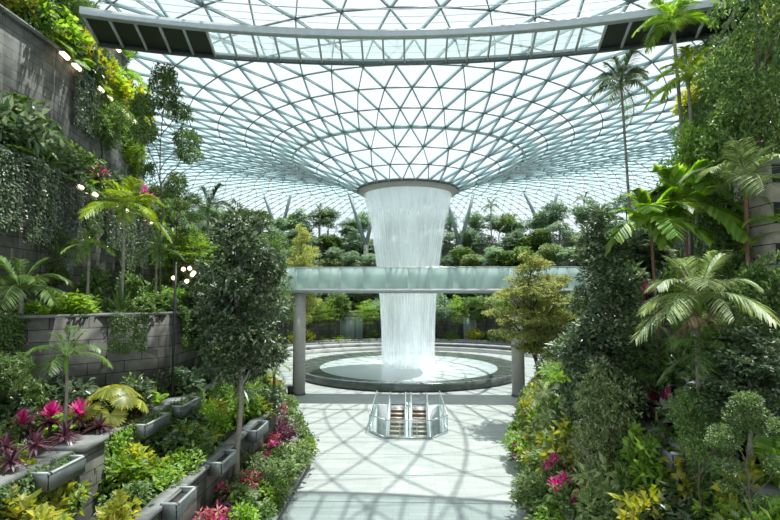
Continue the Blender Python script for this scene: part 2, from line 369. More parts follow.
# ------------------------------------------------------------------ terraces (plan curves)
def lin(y, y0, y1, a, b): return a+(b-a)*(y-y0)/(y1-y0)
def xD(y): return 4.95 if y < 25 else 4.95+.33*(y-25)
def xC(y): return 5.6 if y < 25 else 5.6+.34*(y-25)
def xB(y): return 6.6 if y < 25 else 6.6+.35*(y-25)
def xA(y): return 8.9 if y < 25 else 8.9+.36*(y-25)
def x2(y):
    if y < 16.3: return 13.3
    if y < 19.7: return lin(y, 16.3, 19.7, 13.3, 9.7)
    if y < 25: return lin(y, 19.7, 25, 9.7, 10)
    return 10+.40*(y-25)
def x3(y): return 14.9 if y < 18.3 else 14.9+.233*(y-18.3)
def x4(y): return 17.3 if y < 23 else 17.3+.19*(y-23)
def x5(y): return 18.8 if y < 27 else 18.8+.2*(y-27)
def rD(y): return 4.55 if y < 20 else (lin(y, 20, 29, 4.55, 6.2) if y < 29 else 6.2+.32*(y-29))
def rC(y): return rD(y)+.75
def rB(y): return rD(y)+1.75
def rA(y): return max(7.4, rD(y)+2.6)
def r2(y): return x2(y)-.6*(y < 40) if y > 19.7 else x2(y)
ZT = [0, .35, 1.0, 2.6, 4.1, 7.45, 13.5, 20.2, 24.6]
EDGE_L = [xD, xC, xB, xA, x2, x3, x4, x5]; EDGE_R = [rD, rC, rB, rA, r2, x3, x4, x5]
HILL = [(28, .6), (33, 5), (38, 10), (43, 14), (48, 18)]
def ground(x, y):
    r = math.hypot(x, y-55); z = 0
    for rr, zz in HILL:
        if y > 46 and r > rr: z = zz
    if y <= 46:
        E = EDGE_L if x < 0 else EDGE_R; a = abs(x)
        for i, f in enumerate(E):
            if a > f(y) and y <= (46 if i < 6 else 36 if i == 6 else 34): z = ZT[i+1]
    return z
Y0, Y1 = 3.0, 46.0
YE = [46, 46, 46, 46, 46, 46, 36, 34]
YS = sorted(set([Y0, 8, 12, 16.3, 18.3, 19.7, 20, 23, 25, 27, 29, 33, 34, 36, 37, 41, Y1]))
def strip(name, fa, fb, z, sgn, m, ye=46):
    ys = [y for y in YS if y <= ye]; mb = MB(); n = len(ys); v = [(sgn*fa(y), y, z) for y in ys]+[(sgn*fb(y), y, z) for y in ys]
    q = [(i, i+1, n+i+1, n+i) for i in range(n-1)]; mb.add(v, q); return mb.obj(name, m, kind='structure')
for sgn, E, sd in ((-1, EDGE_L, 'left'), (1, EDGE_R, 'right')):
    for i in range(8):
        far = (lambda y: 32.0) if i == 7 else E[i+1]
        if i == 5: far = lambda y: 32.0
        strip('ground_soil_'+sd, E[i], far, ZT[i+1], sgn, SOIL, YE[i])
    tops = [.45, 1.25, 2.95, 4.4, 7.65, 13.7, 20.4, 24.9]
    for i, f in enumerate(E):
        base = max(0, ZT[i]-.05); pts = [(sgn*(f(y)+.0), y) for y in YS if y <= YE[i]]
        th = .22 if i < 3 else .4
        m = BASALT if not (sd == 'right' and i == 5) else WARM
        wall('wall_'+sd, pts, base, tops[i]-.1, th, COPING if i < 2 else m)
        wall('trim_'+sd, [(x-sgn*.06, y) for x, y in pts], tops[i]-.1, tops[i], th+.22, COPING)
# back faces of the beds at the far end of the canyon
for sgn, E, sd in ((-1, EDGE_L, 'left'), (1, EDGE_R, 'right')):
    for i in range(8):
        a = E[i](YE[i]); b = 32.0 if i in (5, 7) else E[i+1](YE[i])
        if i == 6: b = 32.0
        wall('wall_'+sd, [(sgn*a, YE[i]), (sgn*b, YE[i])], 0 if i < 6 else ZT[i], ZT[i+1], .3, BASALT)

# stone piers on the left coping wall
for k, (px, py, yy) in enumerate([(96, 440, 13.2), (560, 0, 0)][:1]):
    t = thing('stone_pier', 'dark stone-clad pier under the left coping wall beside the yellow-leaved shrub', 'pier', (-8.85, yy, 0))
    wall('shaft', [(0.12, -.45), (0.12, .45)], 0, 4.38, .9, BASALT, None, t)
    mb = MB(); box(mb, (0.12, 0, 4.44), (1.05, 1.05, .12)); mb.obj('cap', COPING, t)
t = thing('stone_pier', 'tall warm-grey block pier at the right frame edge behind the pale arching palm', 'pier', (11.9, 16.2, 7.4))
wall('shaft', [(0, -.9), (0, .9)], 0, 4.9, 1.8, WARM, None, t)
mb = MB(); box(mb, (0, 0, 4.98), (1.95, 1.95, .16)); mb.obj('cap', COPING, t)
# metal trough planters hooked on the coping
def trough(label, x, y, z, ln, sgn=1, w=.42):
    t = thing('metal_trough', label, 'planter', (x, y, z))
    mb = MB(); box(mb, (0, 0, -.35), (w, ln, .05)); box(mb, (w/2, 0, -.17), (.05, ln+.05, .36)); box(mb, (-w/2, 0, -.17), (.05, ln+.05, .36))
    box(mb, (0, ln/2, -.17), (w, .05, .36)); box(mb, (0, -ln/2, -.17), (w, .05, .36)); mb.obj('tray', TRAY, t)
    mb = MB()
    for a, b in (((w/2, 0, .03), (.06, ln+.08, .05)), ((0, ln/2, .03), (w+.06, .06, .05)), ((0, -ln/2, .03), (w+.06, .06, .05))): box(mb, a, b)
    mb.obj('rim', DECKSTEEL, t)
    mb = MB(); box(mb, (0, 0, -.12), (w-.06, ln-.06, .04)); mb.obj('soil', SOIL, t)
trough('grey metal trough on the left coping wall, nearest, in front of the stone pier', -8.3, 11.9, 4.3, 1.2)
trough('grey metal trough on the left coping wall just beyond the stone pier', -8.3, 16.2, 4.3, 1.5)
trough('grey metal trough on the left coping wall, farthest, in front of the yellow shrubs', -8.35, 18.8, 4.3, 1.6)
trough('grey metal trough above the magenta cordylines, nearest on the second left coping', -6.15, 13.6, 2.95, 1.1)
trough('grey metal trough behind the tall dark tree on the second left coping', -6.15, 16.8, 2.95, 1.3)
trough('grey metal trough at the far end of the second left coping wall', -6.15, 20.6, 2.95, 1.5)
trough('grey metal trough with a pale rim on the right coping wall', 6.9, 14.0, 4.3, 1.5)

# ------------------------------------------------------------------ plaza with the escalator well cut out
WX, WY0, WY1 = 2.35, 29.5, 38.2
mb = MB(); o = []
for x0, x1, y0, y1 in ((-40, 40, -2, WY0), (-40, -WX, WY0, WY1), (WX, 40, WY0, WY1), (-40, 40, WY1, 140)):
    mb.add([(x0, y0, 0), (x1, y0, 0), (x1, y1, 0), (x0, y1, 0)], [(0, 1, 2, 3)])
for s in (-1, 1): mb.add([(s*WX, WY0, 0), (s*(WX-1.0), WY0, 0), (s*WX, WY0+1.3, 0)], None, [(0, 1, 2) if s < 0 else (0, 2, 1)])
mb.obj('floor', FLOOR, kind='structure')
WELL = [(-WX+1, WY0), (-WX, WY0+1.3), (-WX, WY1), (WX, WY1), (WX, WY0+1.3), (WX-1, WY0), (-WX+1, WY0)]
wall('wall_well', WELL, -5, -.01, .06, WHITE)
mb = MB(); mb.add([(-3, 29, -5), (3, 29, -5), (3, 39, -5), (-3, 39, -5)], [(0, 1, 2, 3)]); mb.obj('floor_lower', CONC, kind='structure')
# glass balustrade round the well
t = thing('well_balustrade', 'low glass balustrade with metal rail round the escalator opening', 'balustrade', (0, 0, 0))
BAL = WELL[:3][::-1]; path = [WELL[2], WELL[1], WELL[0], WELL[5], WELL[4], WELL[3]]
mb = MB(); 
for a, b in zip(path[:-1], path[1:]): bars(mb, [(a[0], a[1], .52)], [(b[0], b[1], .52)], (0, 0, 1), .02, 1.0)
mb.obj('glass_panel', RAILGLASS, t)
mb = MB()
for a, b in zip(path[:-1], path[1:]):
    tube(mb, [(*a, 1.05), (*b, 1.05)], .035, 8)
mb.obj('handrail', CHROME, t)
mb = MB()
for a, b in zip(path[:-1], path[1:]): bars(mb, [(a[0], a[1], .05)], [(b[0], b[1], .05)], (0, 0, 1), .1, .12)
mb.obj('kerb', CHROME, t)
for p in path+[(-WX, 34), (WX, 34), (-.5, WY0), (.5, WY0)]:
    mb = MB(); tube(mb, [(p[0], p[1], 0), (p[0], p[1], 1.04)], .025, 6); mb.obj('post', CHROME, t)
# escalators
def escalator(label, x):
    t = thing('escalator', label, 'escalator', (x, WY1, 0))
    mb = MB(); box(mb, (0, -.45, -.03), (1.0, 1.5, .06)); mb.obj('landing_plate', CHROME, t)
    for k in range(12):
        mb = MB(); y = -1.3-.4*k; z = -.2*k
        box(mb, (0, y, z-.02), (.98, .4, .04)); s = mb.obj('step', TREAD, t)
        mb = MB(); box(mb, (0, y-.2, z-.12), (.98, .02, .17)); mb.obj('riser', RISER, s)
    for s in (-1, 1):
        a = (s*.58, .4, .05); b = (s*.58, -1.1, .05); c = (s*.58, -6.2, -2.5)
        mb = MB()
        for p, q in ((a, b), (b, c)): bars(mb, [(p[0], p[1], p[2]+.35)], [(q[0], q[1], q[2]+.35)], (0, 0, 1), .03, .75)
        bl = mb.obj('balustrade', RAILGLASS, t)
        mb = MB()
        for p, q in ((a, b), (b, c)): bars(mb, [(p[0]+s*.06, p[1], p[2])], [(q[0]+s*.06, q[1], q[2])], (0, 0, 1), .2, .18)
        mb.obj('skirt', WHITE, t)
        mb = MB(); r = [(s*.58, .25, .2), (s*.58, .52, .35), (s*.58, .6, .6), (s*.58, .45, .85), (s*.58, .1, .92), (s*.58, -1.1, .9), (s*.58, -6.2, -1.7)]
        tube(mb, r, .045, 8); mb.obj('handrail', DARKSTEEL if False else CHROME, t)
escalator('left-hand escalator of the pair going down in front of the fountain', -.78)
escalator('right-hand escalator of the pair going down in front of the fountain', .78)

# ------------------------------------------------------------------ fountain and waterfall
CY = 55.0
t = thing('fountain_basin', 'round dark stone fountain basin with a pale foaming pool under the waterfall', 'fountain', (0, CY, 0))
mb = MB(); lathe(mb, [(12.0, 0), (12.06, .70), (11.85, .76), (11.7, .70)], 160); mb.obj('rim', WET, t, True)
mb = MB(); lathe(mb, [(11.7, .70), (10.6, .60), (9.5, .50)], 160); mb.obj('sloping_ledge', WET, t, True)
mb = MB(); lathe(mb, [(12.15, 0.0), (12.15, .09), (12.0, .09)], 160); mb.obj('plinth', BLACK, t)
mb = MB(); a = np.arange(60)*2*PI/60
for x in a:
    c, s = math.cos(x), math.sin(x); bars(mb, [(9.55*c, 9.55*s, .51)], [(11.7*c, 11.7*s, .71)], (0, 0, 1), .035, .03)
mb.obj('joint', BLACK, t)
mb = MB(); pr = [(9.5*math.sqrt(k/20), .50+(.10*(1-k/20)**2)) for k in range(1, 21)]; pr = [(.02, .62)]+pr; lathe(mb, pr, 96)
tag(mb.obj('pool_water', FOAM, None, True, loc=(0, CY, 0)), 'white foaming water filling the round fountain basin', 'water')
# waterfall
def fall_r(u): return np.interp(u, [0, .25, .5, .8, .92, 1], [2.75, 2.85, 3.15, 3.95, 4.4, 4.72])
ZB, ZTP = .52, 19.35
t = thing('waterfall', 'tall tapering column of white falling water dropping from the round roof opening', 'waterfall', (0, CY, 0))
def sheet(name, rs, m, seed):
    n, k = 192, 40; mb = MB(); u = np.linspace(0, 1, k+1); a = np.arange(n+1)*2*PI/n
    r = fall_r(u)[:, None]*rs+.05*np.sin(a*23+seed)[None]+.04*np.sin(a*41+seed*2)[None]*(1-u[:, None])
    V = np.stack([r*np.cos(a), r*np.sin(a), np.repeat((ZB+(ZTP-ZB)*u)[:, None], n+1, 1)], 2).reshape(-1, 3)
    q = [(i*(n+1)+j, i*(n+1)+j+1, (i+1)*(n+1)+j+1, (i+1)*(n+1)+j) for i in range(k) for j in range(n)]
    mb.add(V, q); UV = np.stack([np.tile(a/(2*PI), k+1), np.repeat(u, n+1)], 1)
    return mb.obj(name, m, t, True, uvfn=lambda v: UV)
sheet('water_sheet', 1.0, FALL, 0); sheet('inner_water_sheet', .9, SPRAY, 1.3); sheet('spray', 1.03, SPRAY, 2.2)
mb = MB(); n = 96; prof = [(2.7, 2.6), (2.95, 1.7), (3.3, 1.1), (3.9, .75), (4.8, .62)]; a = np.arange(n+1)*2*PI/n; V = []; U = []
for k, (r_, z_) in enumerate(prof):
    for x in a: V.append((r_*math.cos(x), r_*math.sin(x), z_+.08*math.sin(x*9+k))); U.append((x/2/PI, .1+.05*k))
mb.add(V, [(i*(n+1)+j, i*(n+1)+j+1, (i+1)*(n+1)+j+1, (i+1)*(n+1)+j) for i in range(4) for j in range(n)]); U = np.array(U)
mb.obj('splash', SPRAY, t, True, uvfn=lambda v: U)
# oculus
t = thing('oculus_ring', 'round grey-beige ring hanging at the foot of the glass funnel, pouring the waterfall', 'ring', (0, CY, 19.6))
mb = MB(); lathe(mb, [(4.72, -.25), (4.9, -.42), (5.25, -.3), (5.5, .02), (5.55, .28)], 96); mb.obj('bowl', BEIGE, t, True)
mb = MB(); lathe(mb, [(5.55, .28), (5.62, .3), (5.6, .1), (5.5, .0)], 96); mb.obj('lip', DARKSTEEL, t, True)
mb = MB(); lathe(mb, [(4.72, -.25), (4.6, .1), (4.0, .35), (.05, .4)], 96); mb.obj('inner_dish', WHITE, t, True)

# ------------------------------------------------------------------ glass roof
PR = [(5.5, 19.75), (7.75, 20.75), (10.1, 21.75), (12.6, 22.8), (14.9, 23.55), (17.5, 24.2), (20.1, 24.8), (22.8, 25.35), (25.5, 25.85), (28.3, 26.35), (31.2, 26.85), (34.2, 27.3), (37.4, 27.65), (40.8, 27.9), (44.3, 28.05),
      (47.5, 28.1), (50.5, 28.0), (53.5, 27.75), (56.5, 27.35), (59.5, 26.75), (62.4, 25.9), (65.2, 24.8), (67.8, 23.4), (70.3, 21.7), (72.5, 19.7), (74.5, 17.4), (76.2, 14.9), (77.7, 12.1), (78.9, 9.2), (79.8, 6.2), (80.4, 3.1), (80.7, 0)]
NC = [26, 26, 26]+[52]*7+[104]*6+[208]*(len(PR)-16)
def ringpts(i, off=None):
    n = NC[i]; r, z = PR[i]
    o = OFF[i]; a = (np.arange(n)+o)*2*PI/n+.02
    return np.stack([r*np.cos(a), CY+r*np.sin(a), np.full(n, z)], 1)
OFF = [0.0]
for i in range(1, len(PR)):
    if NC[i] == NC[i-1]: OFF.append((OFF[-1]+.5) % 1.0 if True else 0)
    else: OFF.append((OFF[-1]*2) % 1.0)
RP = [ringpts(i) for i in range(len(PR))]
tangz = np.gradient(np.array(PR), axis=0)
def rnorm(i, pts):
    dr, dz = tangz[i]; l = math.hypot(dr, dz); d = pts-np.array([0, CY, 0]); a = np.arctan2(d[:, 1], d[:, 0])
    return np.stack([-dz/l*np.cos(a), -dz/l*np.sin(a), np.full(len(pts), dr/l)], 1)
def angs(i): return ((np.arange(NC[i])+OFF[i])/NC[i]) % 1.0
gl = MB(); hoops = MB(); diag = MB(); inner_ring = MB(); far_hoops, far_diag, edge = MB(), MB(), MB()
for i in range(len(PR)):
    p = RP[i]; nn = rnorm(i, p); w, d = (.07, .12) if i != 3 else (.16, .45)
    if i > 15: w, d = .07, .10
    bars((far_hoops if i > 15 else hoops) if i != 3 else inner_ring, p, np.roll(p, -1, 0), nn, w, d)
for i in range(len(PR)-1):
    a, b = RP[i], RP[i+1]; na, nb_ = NC[i], NC[i+1]; nn = rnorm(i, a); aa, ab = angs(i), angs(i+1)
    wd = (.05, .32) if i < 15 else (.06, .2)
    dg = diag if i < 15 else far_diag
    s0 = sum(NC[:i]); 
    if na == nb_:
        sh = int(round((aa[0]-ab[0])*na-.5)) # b index just below
        jl = np.array([int(np.argmin(np.abs(((ab-x+.5) % 1)-.5+.5/na))) for x in aa]); jr = (jl+1) % nb_
        
        for J in (jl, jr):
            bars(dg, a, b[J], nn, *wd)
            if i < 12: bars(edge, a-nn*.16, b[J]-nn*.16, nn, .075, .05)
        V = np.vstack([a, b]); I = np.arange(na); gl.add(V, None, np.concatenate([np.stack([I, na+jr, na+jl], 1), np.stack([I, (I+1) % na, na+jr], 1)]))
    else:
        jc = np.array([int(np.argmin(np.abs(((ab-x+.5) % 1)-.5))) for x in aa]); jl, jr = (jc-1) % nb_, (jc+1) % nb_
        
        for J in (jl, jc, jr):
            bars(dg, a, b[J], nn, *wd)
            if i < 12: bars(edge, a-nn*.16, b[J]-nn*.16, nn, .075, .05)
        V = np.vstack([a, b]); I = np.arange(na)
        gl.add(V, None, np.concatenate([np.stack([I, na+jc, na+jl], 1), np.stack([I, na+jr, na+jc], 1), np.stack([I, (I+1) % na, na+jr], 1)]))
ceil = gl.obj('ceiling', ROOFGLASS, kind='structure')
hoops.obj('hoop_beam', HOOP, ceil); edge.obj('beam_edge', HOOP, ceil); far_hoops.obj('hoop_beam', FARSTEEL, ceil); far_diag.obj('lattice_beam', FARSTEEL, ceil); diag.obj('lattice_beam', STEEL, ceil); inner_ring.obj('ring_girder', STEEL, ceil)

# leaning tree-columns that carry the roof behind the forest
def vcol(label, base, tops):
    t = thing('branching_column', label, 'column', base)
    for tp in tops:
        mb = MB(); tube(mb, [(0, 0, 0), tuple(np.array(tp)-np.array(base))], [.42, .26], 12); mb.obj('strut', STRUT, t, True)
    mb = MB(); tube(mb, [(0, 0, -6), (0, 0, .2)], [.6, .55], 12); mb.obj('base', CONC, t)
vcol('leaning steel roof column left of the waterfall rising above the dark tree', P(279, 240, 99), [P(293, 186, 100), P(262, 188, 100)])
vcol('V-shaped steel roof column immediately left of the waterfall', P(366, 246, 98), [P(347, 188, 99), P(376, 200, 99)])
vcol('steel roof column immediately right of the waterfall', P(460, 246, 98), [P(474, 192, 99), P(446, 196, 99)])
vcol('V-shaped steel roof column right of centre above the layered tree', P(547, 240, 98), [P(522, 188, 99), P(559, 184, 99)])

# ------------------------------------------------------------------ glass-floored walkway high above
t = thing('high_walkway', 'curved glass-floored walkway hanging high under the roof across the top', 'walkway', (0, 0, 0))
D0 = 27.0; ZW = EYE+237*D0/FPX; RO = 1.79*D0; RI = RO-3.0; cyw = D0-RO
def wp(a, r, z=0): return (r*math.sin(a), cyw+r*math.cos(a), ZW+z)
pa = 1.14/RO; NP = 22
e1, e2 = MB(), MB()
for k in range(-14, 15):
    a0, a1 = (k-.15)*pa, (k+.85)*pa
    sol = (k > 8 or k < -9); tgt = MB()
    tgt.add([wp(a0, RI), wp(a1, RI), wp(a1, RO), wp(a0, RO)], [(0, 1, 2, 3)]); tgt.obj('solid_floor_panel' if sol else 'glass_floor_panel', BLACK if sol else DECKGLASS, t)
    pb = MB(); bars(pb, [wp(a0, RI, -.05)], [wp(a0, RO, -.05)], (0, 0, 1), .10, .16); pb.obj('cross_beam', DECKSTEEL, t)
for e, r_, w_, h_ in ((e1, RI, .17, .17), (e2, RO, .11, .15)):
    lathe(e, [(r_-w_, -h_), (r_+w_, -h_), (r_+w_, h_), (r_-w_, h_), (r_-w_, -h_)], 64, PI/2-14.9*pa, PI/2+14.2*pa, (0, cyw, ZW), closed=False)
e1.obj('inner_edge_beam', DECKSTEEL, t); e2.obj('outer_edge_beam', DARKSTEEL, t)
for rr, nm in ((RI, 'inner_handrail'), (RO, 'outer_handrail')):
    mb = MB()
    for z in (.35, .7, 1.1): tube(mb, [wp(k*pa, rr, z+.2) for k in range(-14, 16)], .03 if z > 1 else .015, 5)
    mb.obj(nm, DECKSTEEL, t)

# ------------------------------------------------------------------ footbridge in front of the waterfall
BY = 41.2
t = thing('footbridge', 'straight footbridge with pale green glass sides crossing in front of the waterfall', 'bridge', (0, BY, 0))
mb = MB(); box(mb, (0, 1.6, 8.62), (34, 3.2, .26)); mb.obj('deck', CONC, t)
mb = MB(); box(mb, (0, -.06, 8.55), (34, .12, .36)); mb.obj('fascia', DECKSTEEL, t)
for k in range(-9, 9):
    for yy in ((0, 3.2)):
        mb = MB(); box(mb, (k*1.85+.92, yy, 9.62), (1.82, .03, 1.7)); mb.obj('glass_panel', FROST, t)
for yy in (0, 3.2):
    mb = MB(); tube(mb, [(-17, yy, 10.5), (17, yy, 10.5)], .05, 8); mb.obj('handrail', CHROME, t)
for nm, x, lb in (('l', -9.08, 'round pale concrete column under the left end of the footbridge'), ('r', 9.0, 'round pale concrete column under the right end of the footbridge')):
    c = thing('bridge_column', lb, 'column', (x, BY+.6, 0))
    mb = MB(); tube(mb, [(0, 0, 0), (0, 0, 8.5)], [.52, .5], 28); mb.obj('shaft', CONC, c, True)
    mb = MB(); tube(mb, [(0, 0, 0), (0, 0, .12)], [.58, .58], 28); mb.obj('base_ring', DARKSTEEL, c)
t = thing('litter_bin', 'small dark bin standing at the foot of the left bridge column', 'bin', (-9.55, BY-.35, 0))
mb = MB(); box(mb, (0, 0, .4), (.4, .4, .8)); mb.obj('body', BLACK, t); mb = MB(); box(mb, (0, 0, .84), (.44, .44, .08)); mb.obj('lid', DARKSTEEL, t)

# ------------------------------------------------------------------ far side: benches, terraces, hall front
for r0, z, h, lb in ((19.5, 0, .5, 'inner curved pale stone bench behind the fountain'), (24.5, 0, .55, 'outer curved pale stone bench behind the fountain')):
    mb = MB(); lathe(mb, [(r0, 0), (r0, h), (r0+.9, h), (r0+.9, 0)], 60, .28, PI-.28, closed=False)
    t = thing('curved_bench', lb, 'bench', (0, CY, z)); mb.obj('seat', CONC, t)
    mb = MB(); lathe(mb, [(r0+.9, 0), (r0+.9, .85), (r0+1.05, .85), (r0+1.05, 0)], 60, .28, PI-.28, closed=False); mb.obj('back_wall', DARKSTEEL, t)
for i, (rr, zz) in enumerate(HILL):
    zb = 0 if i == 0 else HILL[i-1][1]; n = 90; a = np.linspace(-.55, PI+.55, n+1)
    pts = [(rr*math.cos(x), CY+rr*math.sin(x)) for x in a]
    wall('wall_far', pts, zb-.1, zz+.35, .4, FARSTONE)
    r1 = HILL[i+1][0] if i+1 < len(HILL) else 78
    mb = MB(); lathe(mb, [(rr, zz), (r1, zz)], n, -.55, PI+.55, (0, CY, 0), closed=False); mb.obj('ground_soil_far', SOIL, kind='structure')
# pale shopfront openings glimpsed under the trees
def shopwin(label, x, y, w):
    t = thing('shop_window', label, 'window', (x, y, .7))
    mb = MB(); box(mb, (0, 0, 1.8), (w, .06, 3.2)); mb.obj('pane', FROST, t)
    mb = MB()
    for xx in (-w/2, 0, w/2): box(mb, (xx, -.02, 1.8), (.1, .12, 3.4))
    for z in (.1, 3.5): box(mb, (0, -.02, z), (w+.1, .12, .12))
    mb.obj('frame', WHITE, t)
for px, w, lb in ((347, 2.2, 'tall pale lit window under the trees left of the waterfall'), (357, 1.6, 'narrower pale window beside the tall one left of the waterfall'), (470, 2.0, 'pale window glimpsed under the trees right of the waterfall'), (560, 2.2, 'pale window glimpsed behind the right bridge column trees')):
    q = P(px, 330, 85.4); shopwin(lb, q[0], 55+math.sqrt(max(0, 32.2**2-q[0]**2)), w)

# ------------------------------------------------------------------ plant prototypes
R = RS.uniform
def lobes_ball(n, R0, z, rz, lr):
    out = [(0, 0, z, R0*.5, R0*.5, rz*.6)]
    for i in range(n):
        d = rdir(1, -.8, .95)[0]; out.append((d[0]*R0*.62, d[1]*R0*.62, z+d[2]*rz*.68, R0*lr*R(.8, 1.2), R0*lr*R(.8, 1.2), rz*lr*R(.7, 1.05)))
    return out
def col_lobes(h, z0, r, n, prof):
    out = []
    for i in range(n):
        f = (i+.5)/n; z = z0+(h-z0)*f; rr = r*np.interp(f, *prof); a = i*2.4
        out.append((rr*.55*math.cos(a), rr*.55*math.sin(a), z, rr*R(.35, .6), rr*R(.35, .6), (h-z0)/n*1.1))
        if i % 2: out.append((-rr*.55*math.cos(a), -rr*.55*math.sin(a), z, rr*.5, rr*.5, (h-z0)/n*1.2))
    return out
tree_kind('dark_big', 'fig_tree', 10, col_lobes(9.9, 3.9, 2.1, 17, ([0, .25, .6, .85, 1], [.8, 1, .9, .65, .3])), DARK, 1700, 8, .24, .12, .13, PALEBARK)
tree_kind('dark_col', 'columnar_tree', 10, col_lobes(9.9, 1.6, 1.45, 17, ([0, .2, .5, .8, 1], [.8, 1, .85, .6, .22])), DARK, 1500, 8, .22, .11, .10, BARK)
tree_kind('pale_col', 'columnar_tree', 10, col_lobes(9.9, 1.2, 1.7, 15, ([0, .2, .5, .8, 1], [.9, 1, .8, .6, .3])), OLIVE, 900, 7, .24, .12, .10, BARK)
tree_kind('pale_round', 'leafy_tree', 7, lobes_ball(13, 2.1, 4.2, 2.6, .40), PALE, 900, 7, .22, .12, .10, BARK)
tree_kind('green_col', 'leafy_tree', 10, col_lobes(9.9, 3.0, 2.4, 15, ([0, .2, .5, .8, 1], [.7, 1, .9, .7, .4])), GREEN, 1000, 7, .24, .12, .12, BARK)
tree_kind('airy', 'airy_tree', 11, [(0, 0, 9.8, 1.0, 1.0, .7), (1.4, .2, 8.9, .8, .8, .4), (-1.3, -.4, 9.2, .8, .8, .4), (.5, -1.3, 8.1, .8, .8, .35), (-.9, 1.2, 7.7, .9, .9, .35), (1.7, .8, 7.5, .7, .7, .3), (-1.8, 0, 7.3, .8, .8, .3), (.2, .3, 10.6, .7, .7, .4), (.8, -.3, 6.2, .5, .5, .25), (-.8, .2, 5.4, .5, .5, .25)], GREEN, 1150, 7, .19, .09, .07, BARK, nb=9)
lay = []
for i, (z, rr) in enumerate([(3.0, 1.8), (3.7, 2.7), (4.35, 3.0), (5.0, 2.9), (5.6, 2.5), (6.2, 1.9), (6.7, 1.2)]):
    for j in range(7 if i < 5 else 4):
        a = j*2*PI/(7 if i < 5 else 4)+i*.7; q = rr*R(.3, .72); lay.append((q*math.cos(a), q*math.sin(a), z+R(-.28, .28), rr*R(.32, .5), rr*R(.32, .5), .16))
tree_kind('layered', 'layered_tree', 7, lay, OLIVE, 3400, 8, .15, .08, .12, BARK, flat=.6, nb=16)
tree_kind('layered_green', 'layered_tree', 7, lay, BRIGHT, 900, 8, .16, .09, .12, BARK, flat=.6, nb=14)
tree_kind('round', 'leafy_tree', 7, lobes_ball(9, 2.0, 5.1, 1.8, .5), GREEN, 900, 8, .20, .10, .10, BARK)
tree_kind('round_b', 'leafy_tree', 7, lobes_ball(10, 2.2, 4.9, 2.0, .42), GREEN, 750, 8, .24, .12, .10, PALEBARK)
tree_kind('bright_tree', 'leafy_tree', 8, lobes_ball(12, 2.1, 5.4, 2.4, .42), BRIGHT, 1000, 8, .20, .10, .10, BARK)
for i, (mm, hh) in enumerate([(HAZED, 1), (PALE, 1.1), (HAZED, 1.2), (GREEN, 1)]):
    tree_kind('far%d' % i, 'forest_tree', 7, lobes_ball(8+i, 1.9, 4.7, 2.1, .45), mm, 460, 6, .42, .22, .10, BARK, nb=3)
tree_kind('farair', 'slender_forest_tree', 8, [(0, 0, 7.0, .9, .9, .8), (.9, .2, 6.2, .8, .8, .45), (-1.0, -.3, 6.4, .8, .8, .45), (.3, -.9, 5.4, .8, .8, .4), (-.5, .9, 5.0, .8, .8, .4), (.8, .5, 4.3, .6, .6, .35)], HAZED, 300, 6, .32, .15, .10, BARK, nb=5)
tree_kind('farlay', 'forest_tree', 7, lay, HAZED, 700, 6, .36, .19, .12, BARK, flat=.6, nb=4)
tree_kind('farcol', 'forest_tree', 8, col_lobes(7.9, 1.2, 1.2, 10, ([0, .3, 1], [.9, 1, .25])), HAZED, 450, 6, .36, .19, .1, BARK, nb=2)
def shrub_kind(key, name, m, n, per, ll, lw, R0=.6, h=.9):
    k = tree_kind(key, name, h, lobes_ball(6, R0, h*.55, h*.5, .5), m, n, per, ll, lw, .025, BARK, branches=False, trunks=3)
shrub_kind('shrub_g', 'leafy_shrub', GREEN, 90, 7, .17, .09)
shrub_kind('shrub_d', 'dark_shrub', DARK, 90, 7, .19, .10)
shrub_kind('shrub_b', 'bright_shrub', BRIGHT, 90, 7, .17, .09)
shrub_kind('shrub_y', 'golden_shrub', YELLOW, 65, 7, .22, .12)
shrub_kind('shrub_p', 'pale_shrub', PALE, 90, 7, .16, .08)
shrub_kind('shrub_v', 'purple_shrub', PURPLE, 70, 7, .22, .09)
shrub_kind('shrub_r', 'red_leaved_shrub', RED, 45, 7, .19, .08)
def multi(key, name, build, parts_mats, h, w):
    k = Kind(); k.name = name; k.h = h; k.w = w; k.parts = [(nm, build(nm, m)) for nm, m in parts_mats]; KINDS[key] = k
def rosette(m, n, ln, wd, dr, zlo=.1, zhi=1.2, z0=0, key='r', k=5):
    mb = MB(); a = np.arange(n)*2.4+R(-.2, .2, n); el = R(zlo, zhi, n); d = np.stack([np.cos(a)*np.cos(el), np.sin(a)*np.cos(el), np.sin(el)], 1)
    strap(mb, np.tile([[0, 0, z0]], (n, 1))+d*.03, d, ln*R(.75, 1.1, n), wd, dr*np.cos(el), k); return mb.mesh(key, m)
def stem(h, r, m, key):
    mb = MB(); tube(mb, [(0, 0, -.1), (.02, 0, h*.5), (0, 0, h)], [r, r*.8, r*.7], 7); return mb.mesh(key, m, True)
k = Kind(); k.name = 'cordyline'; k.h = 1.3; k.w = 1.2; k.parts = [('foliage', rosette(MAGENTA, 34, .6, .10, .35, .35, 1.5, .75, 'cordyline_top')), ('lower_foliage', rosette(PURPLE, 34, .62, .10, .5, -.1, .7, .6, 'cordyline_low')), ('stem', stem(.8, .03, BARK, 'cordyline_stem'))]; KINDS['cord'] = k
k = Kind(); k.name = 'cordyline'; k.h = 1.3; k.w = 1.2; k.parts = [('foliage', rosette(PURPLE, 40, .62, .10, .5, 0, 1.3, .65, 'purple_cordyline_top')), ('stem', stem(.7, .03, BARK, 'purple_cordyline_stem'))]; KINDS['cordp'] = k
